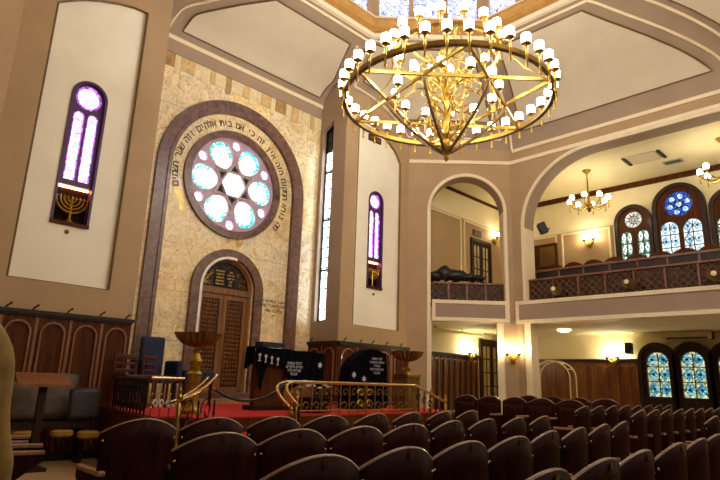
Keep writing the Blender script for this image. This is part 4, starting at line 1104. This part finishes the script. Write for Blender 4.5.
for sg, h in ((1, 18), (-1, 22)):
    for k, (dy, dz, l) in enumerate(((.03, -.03, .05), (.012, -.045, .075), (-.004, -.047, .082), (-.02, -.045, .072))):
        b0 = len(J); J += [(sg*.265, .09+dy, (.70 if sg > 0 else .78)+dz*.6, .009), (sg*.265, .10+dy*1.2, (.70 if sg > 0 else .78)+dz-l*.5, .008), (sg*.26, .115+dy*1.2, (.70 if sg > 0 else .78)+dz-l, .007)]
        E_ += [(h, b0), (b0, b0+1), (b0+1, b0+2)]
    b0 = len(J); J += [(sg*.25, .13, (.72 if sg > 0 else .80), .010), (sg*.24, .16, (.685 if sg > 0 else .765), .009), (sg*.24, .165, (.655 if sg > 0 else .735), .008)]; E_ += [(h, b0), (b0, b0+1), (b0+1, b0+2)]
skin('body', J, E_, 'skin', pr)
hd = MB(); hd.ball((0, .03, 1.66), .098, 20, (.86, 1.06, 1.28))
for s_ in (-1, 1): hd.ball((s_*.086, .02, 1.65), .024, 8, (.4, .8, 1.3))
hd.add([(-.016, .125, 1.63), (.016, .125, 1.63), (0, .158, 1.635), (0, .122, 1.685)], [(0, 1, 2), (1, 3, 2), (3, 0, 2)]); hd.build('face', 'skin', pr, smooth=60)
b = MB()
for s_ in (-1, 1): b.ball((s_*.034, .118, 1.675), .012, 8)
b.build('eyes', 'hair', pr, smooth=60)
MB().tube([(-.028, .121, 1.595), (0, .128, 1.592), (.028, .121, 1.595)], .006, 6).build('mouth', mat('lips', '#8f5548', .5), pr)
b = MB(); b.ball((0, .012, 1.69), .105, 18, (.9, 1.05, 1.12)); hr = b.build('hair', 'hair', pr, smooth=60)
bm = bmesh.new(); bm.from_mesh(hr.data)
bmesh.ops.delete(bm, geom=[v for v in bm.verts if v.co.y > .085 and v.co.z < 1.735 or v.co.z < 1.6], context='VERTS'); bm.to_mesh(hr.data); bm.free()
Jk = [(0, 0, .80, .205, .145), (0, 0, .98, .195, .145), (0, 0, 1.15, .185, .14), (0, 0, 1.27, .185, .14), (0, .01, 1.43, .085, .08), (.215, -.005, 1.30, .085), (.27, -.02, 1.24, .078), (.285, -.025, 1.08, .066), (.30, .0, .98, .064), (.305, .02, .93, .074), (.305, .04, .88, .062), (.30, .055, .84, .078), (.30, .07, .80, .064), (.295, .08, .76, .074),
      (-.215, -.005, 1.30, .085), (-.27, -.02, 1.24, .078), (-.285, -.025, 1.08, .066), (-.30, .01, 1.0, .062), (-.29, .05, .93, .064), (-.29, .08, .865, .056)]
skin('jacket', Jk, [(0, 1), (1, 2), (2, 3), (3, 4), (3, 5), (5, 6), (6, 7), (7, 8), (8, 9), (9, 10), (10, 11), (11, 12), (3, 13), (13, 14), (14, 15), (15, 16), (16, 17), (17, 18)], 'olive', pr)
skin('trousers', [(0, 0, .93, .15, .12), (.1, 0, .84, .105), (.115, .01, .5, .08), (.115, -.01, .1, .07), (-.1, 0, .84, .105), (-.115, .01, .5, .08), (-.115, -.01, .1, .07)], [(0, 1), (1, 2), (2, 3), (0, 4), (4, 5), (5, 6)], 'trouser', pr)
for s_ in (-1, 1):
    MB().ball((s_*.115, .06, .045), .055, 12, (.85, 2.2, .8)).build('shoe', 'black', pr, smooth=60)
# ------------------------------------------------------------------ great chandelier
GX, GY, GZ, GR = 6.43, 4.75, 5.42, 1.58
ch = thing('grand_chandelier', 'huge gilt ring chandelier with a six-pointed star and dozens of glowing opal lamps', 'chandelier', (GX, GY, GZ))
def ringpts(r, z, n=72): return [(r*cos(2*pi*k/n), r*sin(2*pi*k/n), z) for k in range(n)]
def ringband(r, z0, z1, th, n=72):
    b = MB(); vs = []
    for rr, z in ((r-th, z0), (r+th, z0), (r+th, z1), (r-th, z1)):
        for k in range(n): vs.append((rr*cos(2*pi*k/n), rr*sin(2*pi*k/n), z))
    b.add(vs, [(i*n+k, i*n+(k+1) % n, ((i+1) % 4)*n+(k+1) % n, ((i+1) % 4)*n+k) for i in range(4) for k in range(n)]); return b
ringband(GR, -.035, .035, .022).build('main_ring', 'brass', ch, smooth=40)
ringband(GR, -.042, -.030, .030).build('ring_moulding', 'bronze', ch, smooth=40)
A0 = RD(-13)
hv = [Vector((GR*cos(A0+pi/3*k), GR*sin(A0+pi/3*k), 0)) for k in range(6)]
for k in range(6):
    a, c = hv[k], hv[(k+2) % 6]; t = (c-a).normalized(); nrm = Vector((-t.y, t.x, 0))
    b = MB(); Fb = Frame(a, t, nrm); L = (c-a).length
    b.fbox(Fb, 0, L, -.024, .024, -.014, .014); b.build('star_bar', 'brass', ch)
iv = [Vector((GR/sqrt(3)*cos(A0+pi/6+pi/3*k), GR/sqrt(3)*sin(A0+pi/6+pi/3*k), 0)) for k in range(6)]
for k in range(6):    # dark curved ribs down to the lower hub
    a = iv[k]; b = MB(); L = []
    for i in range(17):
        s_ = i/16
        L.append((a.normalized()*lerp(a.length, .06, s_**1.5)) + Vector((0, 0, -.03-.80*s_)))
    b.tube(L, [.03-.008*sin(i/16*pi) for i in range(17)], 8)
    b.build('curved_rib', 'bronze', ch, smooth=50)
MB().lathe([(.008, -.98), (.035, -.95), (.045, -.91), (.02, -.87), (.05, -.84), (.09, -.80), (.10, -.74), (.06, -.70), (.05, -.62), (.08, -.55), (.05, -.48), (.04, -.3), (.07, -.22), (.04, -.15), (.045, .05), (.09, .12), (.06, .2), (.04, .3), (.04, .7), (.08, .78), (.11, .86), (.06, .95), (.03, 1.05), (.03, 1.5)], (0, 0, 0), 16).build('central_shaft', 'gold', ch, smooth=40)
for k in range(24):   # scrollwork around the shaft
    a = 2*pi*k/8+.1+.26*(k//8); u = Vector((cos(a), sin(a), 0)); b = MB()
    zb = (-.45, 0., .42)[k//8]
    S = [u*(.05+.24*s_+.08*sin(pi*s_)) + Vector((0, 0, zb-.18+.40*s_)) for s_ in rng(0, 1, 8)]
    c = S[-1]
    S += [c + u*(.09*(1-q/16)*(cos(.5*q)-1)*-1*.9) + Vector((0, 0, .09*(1-q/16)*sin(.5*q))) for q in range(1, 14)]
    b.tube(S, .013, 6)
    S2 = [u*(.10+.10*(1-q/15)*cos(.55*q)+.12) + Vector((0, 0, zb-.08+.10*(1-q/15)*sin(.55*q))) for q in range(13)]
    b.tube(S2, .011, 6); b.build('scroll', 'gold', ch, smooth=50)
for k in range(6):    # upper arms to the small ring and spokes to the main ring
    a = A0+pi/3*k; u = Vector((cos(a), sin(a), 0)); b = MB()
    b.tube([u*(.05+.78*s_) + Vector((0, 0, .82-.24*sin(pi*s_)+.0*s_)) for s_ in rng(0, 1, 12)], .018, 6); b.build('upper_arm', 'gold', ch, smooth=50)
    b = MB(); b.tube([u*.83+Vector((0, 0, .80)), u*1.2+Vector((0, 0, .30)), u*GR], .010, 5); b.build('stay_rod', 'brass', ch, smooth=50)
    a2 = a+pi/6; u2_ = Vector((cos(a2), sin(a2), 0)); b = MB()
    S = [u2_*(.06+.62*s_)+Vector((0, 0, .02+.20*sin(pi*s_))) for s_ in rng(0, 1, 10)]
    S += [u2_*(.68+.10*(1-q/14)*sin(.5*q))+Vector((0, 0, .02-.10+.10*(1-q/14)*cos(.5*q))) for q in range(1, 12)]
    b.tube(S, .014, 6); b.build('leaf_scroll', 'gold', ch, smooth=50)
ringband(.83, .77, .83, .016, 48).build('upper_ring', 'gold', ch, smooth=40)
# lamps: one prototype part with its opal shade and drop finial as sub-parts
def lamp_part(par, sc, lampmat):
    b = MB(); b.lathe([(.010, -.23), (.024, -.20), (.016, -.16), (.024, -.03), (.026, 0), (.018, .04), (.02, .13), (.05, .165), (.078, .175), (.078, .19), (.03, .195)], (0, 0, 0), 12)
    for i, v in enumerate(b.v): b.v[i] = tuple(q*sc for q in v)
    o_ = b.build('lamp_holder', 'brass', par, smooth=40)
    b = MB(); b.lathe([(.06, .192), (.074, .20), (.076, .24), (.076, .335), (.070, .345)], (0, 0, 0), 14)
    for i, v in enumerate(b.v): b.v[i] = tuple(q*sc for q in v)
    b.build('opal_shade', lampmat, o_, smooth=40); return o_
lp = lamp_part(ch, .84, 'lamp'); first = True
spots = [(GR+.03, A0+2*pi*k/36, 0, 1.) for k in range(36)] + [(.80, A0+pi/12+2*pi*k/12, .0, .95) for k in range(12)] + [(.85, A0+2*pi*k/16, .84, 1.) for k in range(16)]
for r, a, z, s_ in spots:
    q = lp if first else copy_tree(lp, ch); first = False
    q.location = (r*cos(a), r*sin(a), z); q.scale = (s_,)*3
b = MB()
zz = 1.5; H = Z1w+1.4-GZ
while zz < H:
    b.tube([(.02*cos(t), 0, zz+.05+.05*sin(t)) if int(zz*10) % 2 else (0, .02*cos(t), zz+.05+.05*sin(t)) for t in rng(0, 2*pi, 10)[:-1]], .007, 5, closed=True); zz += .085
b.build('chain', 'brass', ch, smooth=60)

# ------------------------------------------------------------------ gallery fittings
def gallery_rail(F, u0, u1, n, z0, z1, d, label):
    t = thing('gallery_railing', label, 'railing')
    MB().fbox(F, u0, u1, z1-.045, z1, d-.045, d+.045).build('top_rail', 'railwood', t, bevel=.008)
    MB().fbox(F, u0, u1, z0, z0+.04, d-.03, d+.03).build('bottom_rail', 'darkwood', t)
    w = (u1-u0)/n
    for i in range(n+1): MB().fbox(F, u0+i*w-.022, u0+i*w+.022, z0, z1-.04, d-.03, d+.03).build('post', 'railwood', t)
    for i in range(n):
        a, c = u0+i*w+.02, u0+(i+1)*w-.02; b = MB(); zb, zt = z0+.04, z1-.045; s_ = (zt-zb)
        m_ = (a+c)/2
        k = 0
        for off in [q*.16 for q in range(-5, 8)]:
            for sg in (-1, 1):
                # clipped diagonal x = off + sg*(z-zb)
                P = []
                for z in rng(zb, zt, 12):
                    x = a+off+(z-zb) if sg > 0 else a+off+(zt-z)
                    if a <= x <= c: P.append((x, z))
                if len(P) > 1: b.tube([F.p(*P[0], d), F.p(*P[-1], d)], .015, 4)
        b.build('lattice', 'lattice', t)
        MB().fbox(F, a, c, zb, zt, d-.022, d-.014).build('backing_panel', 'darkwood', t)
    return t
gallery_rail(FBW, -6.60, .60, 12, 3.15, 3.68, -.12, 'long wooden lattice railing along the front of the wide gallery')
gallery_rail(FD, .56, 2.36, 4, 3.15, 3.62, -.16, 'short wooden lattice railing in the small arched balcony')
t = thing('gallery_pew_front', 'dark panelled pew front with pale posts behind the long gallery railing', 'pew')
b = MB(); b.fbox(FB(12.75), -6.7, .6, 3.0, 3.98, 0, .04); b.build('panel', 'darkwood', t)
MB().fbox(FB(12.75), -6.7, .6, 3.94, 3.99, -.05, .08).build('top_rail', 'railwood', t)
for k in range(13): MB().fbox(FB(12.75), -6.7+.6*k, -6.66+.6*k, 3.0, 3.95, .03, .06).build('post', 'railwood', t)
for i in range(9):
    y = 6.5-.5*i
    t = thing('gallery_chair', 'round-topped dark seat behind the gallery pew front, %s from the corner' % ORD[i], 'seat', (13.35, y, 3.0), pi/2, 'round-topped seats in the gallery')
    b = MB(); b.grid(lambda u, v: Vector((lerp(-.23, .23, u), .03*cos((u-.5)*pi), lerp(.3, 1.23-.09*(2*u-1)**2, v))), rng(0, 1, 10), rng(0, 1, 5)); b.build('backrest', 'panelwood', t, smooth=50, solid=.03)
    MB().box(-.22, .22, -.4, 0, .38, .44).build('seat', 'panelwood', t, bevel=.01)
    for s_ in (-1, 1): MB().box(s_*.22-.02, s_*.22+.02, -.36, .03, 0, .4).build('leg', 'darkwood', t)
for i, y in enumerate((5.80, 4.22, 2.66)):
    t = thing('bowl_light', 'gilt bowl lamp on the gallery railing, %s from the corner pillar' % ORD[i], 'lamp', (11.97, y, 3.36), 0, 'gilt bowl lamps on the gallery railing')
    b = MB(); b.lathe([(.03, -.14), (.09, -.12), (.15, -.05), (.17, .02), (.15, .02), (.1, -.04), (.02, -.08)], (0, 0, 0), 16); b.build('bowl', 'bronze', t, smooth=40)
    MB().lathe([(.045, 0), (.05, .012), (.03, .02)], (-.168, .0, -.02), 12, Matrix.Rotation(-pi/2, 3, 'Y')).build('rosette', 'cream', t, smooth=40)
    MB().box(.12, .2, -.03, .03, -.12, .04).build('bracket', 'brass', t)
t = thing('framed_mirror', 'dark framed mirror hanging on the gallery wall left of the wall lamp', 'mirror', (XBK-.03, 7.77, 4.62))
G2 = Frame((0, 0, 0), (0, -1, 0), (-1, 0, 0))
b = MB(); b.plate(G2, [rect(-.36, .36, 0, .74), rect(-.22, .30, .06, .68)], -.01, .05); b.build('frame', 'panelwood', t); MB().fbox(G2, -.23, .31, .05, .69, 0, .01).build('glass', 'mirror', t)
# black coats on the small balcony
t = thing('coat_pile', 'heap of black coats lying over the small balcony railing', 'clothes', FD.p(1.1, 3.70, -.16)); t.rotation_euler = (0, 0, atan2(DT.y, DT.x))
for k, (x, z, r, s3) in enumerate(((-.42, .06, .16, (1.3, 1, .8)), (-.18, .14, .17, (1.2, 1, 1.1)), (.1, .09, .18, (1.6, 1, .8)), (.42, .05, .17, (1.7, 1, .55)), (.68, .03, .12, (1.5, 1, .5)))):
    b = MB(); b.ball((x, 0, z), r, 14, s3)
    b.v = [(v[0]+.02*sin(v[2]*40+k), v[1]+.02*sin(v[0]*35), v[2]+.025*sin(v[0]*28+v[1]*20+k)) for v in b.v]; b.build('coat', 'black', t, smooth=60)

def sconce(F, u, z, d, label, n=2, sc=1., matn='sconcelamp'):
    t = thing('wall_sconce', label, 'wall lamp', F.p(u, z, d)); G = Frame((0, 0, 0), F.u, F.d)
    MB().lathe([(.03, 0), (.09, .012), (.06, .03), (.02, .045)], (0, 0, 0), 14, Matrix((tuple(F.u), (0, 0, 1), tuple(F.d))).transposed()).build('back_plate', 'gold', t, smooth=40)
    MB().ball(G.p(0, -.08, .06), .065, 10, (1, 1, 1.5)).build('drop', 'gold', t, smooth=60)
    for i in range(n):
        q = (i-(n-1)/2)*.26
        b = MB(); b.tube([G.p(q*s_, -.02-.06*sin(pi*s_)+.06*s_, .04+.09*s_) for s_ in rng(0, 1, 8)], .02, 6); b.lathe([(.02, -.03), (.06, .03), (.065, .05), (.02, .055)], G.p(q, .035, .13), 12)
        ar = b.build('arm', 'gold', t, smooth=50)
        MB().lathe([(.035, .05), (.05, .07), (.055, .13), (.045, .17), (.02, .18)], G.p(q, .035, .13), 12).build('shade', matn, ar, smooth=50)
    return t
cF = Frame((11.985, 6.965, 0), (Vector((12.06, 6.72, 0))-Vector((11.86, 7.10, 0))), (-.86, -.5, 0))
sconce(cF, 0, 1.86, .02, 'gilt two-arm wall lamp glowing on the pillar below the gallery corner')
sconce(FO, -6.42, 5.22, .02, 'gilt two-arm wall lamp glowing on the wide gallery wall')
sconce(FE, 14.86, 5.60, .02, 'gilt wall lamp glowing beside the upper glazed door of the balcony', 1)
sconce(FE, 13.36, 1.98, .06, 'gilt two-arm wall lamp glowing over the dark panelling left of the lower glazed door', 2, 1., 'sconcelamp')
sconce(FO, -5.98, 1.95, .06, 'gilt two-arm wall lamp glowing on the brown panelling near the stained windows')

sconce(FO, -.95, 1.95, .06, 'added unseen gilt two-arm wall lamp beyond the last of the lower stained windows')  # lamp added out of view to brighten the wall under the gallery
def small_chandelier(x, y, z, ztop, label):
    t = thing('gallery_chandelier', label, 'chandelier', (x, y, z), 0, 'eight-lamp chandeliers in the gallery')
    MB().lathe([(.01, -.24), (.04, -.2), (.07, -.13), (.05, -.08), (.1, -.04), (.06, .02), (.025, .08), (.02, ztop-z-.1), (.03, ztop-z-.09)], (0, 0, 0), 12).build('stem', 'gold', t, smooth=40)
    MB().lathe([(.03, ztop-z-.10), (.1, ztop-z-.03), (.11, ztop-z)], (0, 0, 0), 14).build('ceiling_rose', 'gold', t, smooth=40)
    for k in range(8):
        a = 2*pi*k/8+.2; u = Vector((cos(a), sin(a), 0)); b = MB()
        b.tube([u*(.05+.42*s_)+Vector((0, 0, -.06-.10*sin(pi*s_)+.05*s_)) for s_ in rng(0, 1, 10)], .014, 6)
        p = u*.47; b.lathe([(.012, -.18), (.02, -.15), (.015, -.03), (.02, 0), (.05, .03), (.03, .04)], p, 10)
        ar = b.build('arm', 'gold', t, smooth=50)
        MB().lathe([(.03, .04), (.055, .06), (.062, .10), (.052, .15), (.03, .17)], p, 12).build('globe_shade', 'gallamp', ar, smooth=50)
small_chandelier(13.8, 5.70, 5.82, 6.72, 'small gilt eight-lamp chandelier hanging left of the gallery windows')
small_chandelier(13.8, 2.66, 5.90, 6.72, 'small gilt eight-lamp chandelier above the blue gallery window, cut by the frame')
t = thing('ceiling_lamp', 'small round ceiling lamp under the gallery near the white arch frame', 'lamp', (13.8, 6.55, 2.66))
MB().lathe([(.12, 0), (.13, -.02), (.05, -.03)], (0, 0, 0), 16).build('base', 'brass', t, smooth=40); MB().lathe([(.16, -.03), (.17, -.05), (.10, -.085), (.02, -.1)], (0, 0, 0), 16).build('glass_shade', emit('dim_glass_shade', '#ffe9c0', 3), t, smooth=40)
t = thing('air_conditioner', 'long beige air conditioner above the lower stained glass windows', 'air conditioner', (XBK, 4.18, 2.42))
b = MB(); b.fbox(G2, -.55, .55, 0, .2, 0, .24); b.build('case', mat('beige_plastic', '#c4b68c', .5), t, bevel=.02)
MB().fbox(G2, -.45, .45, .02, .06, .235, .245).build('outlet', 'black', t); MB().fbox(G2, .44, .55, .0, .2, .02, .25).build('end_cover', mat('yellow_plastic', '#c9b26a', .5), t, bevel=.02)
def speaker(p, rz, tilt, label):
    t = thing('loudspeaker', label, 'speaker', p, rz)
    R_ = Matrix.Rotation(tilt, 3, 'Y')
    b = MB(); b.box(-.09, .09, -.08, .08, -.14, .14); b.v = [tuple(R_ @ Vector(v)) for v in b.v]; b.build('case', 'black', t, bevel=.01)
    b = MB(); b.box(-.1, -.088, -.07, .07, -.12, .12); b.v = [tuple(R_ @ Vector(v)) for v in b.v]; b.build('front_mesh', 'iron', t)
    b = MB(); b.tube([(.08, 0, 0), (.17, 0, -.01)], .015, 6); b.build('bracket', 'iron', t)
speaker((12.62, 6.40, 5.02), -.9, -.4, 'black loudspeaker bracketed to the left jamb of the wide gallery arch')
speaker((15.34, 5.56, 2.24), 0, .12, 'black loudspeaker on the wall above the panelling next to the lower stained windows')
# white tubular arch frame
t = thing('arch_frame', 'white tubular double arch frame standing before the brown panelling under the gallery', 'frame', (14.3, 7.12, 0))
for q, x in enumerate((-.18, .18)):
    b = MB(); b.tube([(x, .50, 0), (x, .50, 1.45)] + [(x, .50*cos(a), 1.45+.42*sin(a)) for a in rng(0, pi, 16)[1:]] + [(x, -.50, 0)], .017, 8); b.build('hoop', 'cream', t, smooth=60)
for a in (.5, 1.1, 1.57, 2.1, 2.6):
    MB().tube([(-.18, .50*cos(a), 1.45+.42*sin(a)), (.18, .50*cos(a), 1.45+.42*sin(a))], .012, 6).build('crossbar', 'cream', t)
# ceiling air units in the gallery
t = thing('ceiling_cassette', 'recessed ceiling air unit with dark slots in the gallery ceiling', 'air conditioner', (13.85, 4.3, 6.72))
MB().box(-.3, .3, -.32, .32, -.03, 0).build('panel', 'beige', t, bevel=.01)
for s_ in (-1, 1): MB().box(-.28, .28, s_*.40-.035, s_*.40+.035, -.032, 0).build('slot', 'black', t)
t = thing('ceiling_vent', 'small square vent in the gallery ceiling nearer the windows', 'vent', (14.55, 3.85, 6.72))
b = MB(); b.box(-.14, .14, -.22, .22, -.02, 0); b.build('frame', 'greypanel', t)
for k in range(4): MB().box(-.1+.05*k, -.08+.05*k, -.18, .18, -.025, -.018).build('slat', 'iron', t)
# pipes / ducts under the gallery by the small arch
t = thing('duct_pipe', 'pale ceiling duct running under the gallery behind the small arch', 'pipe', (12.6, 8.95, 2.55))
b = MB(); b.tube([(-1.4, 0, 0), (1.6, 0, 0)], .05, 10); b.build('pipe', 'white', t, smooth=60)
for x in (-1.0, .2, 1.3): MB().tube([(x, 0, .05), (x, 0, .12)], .02, 6).build('hanger', 'iron', t)
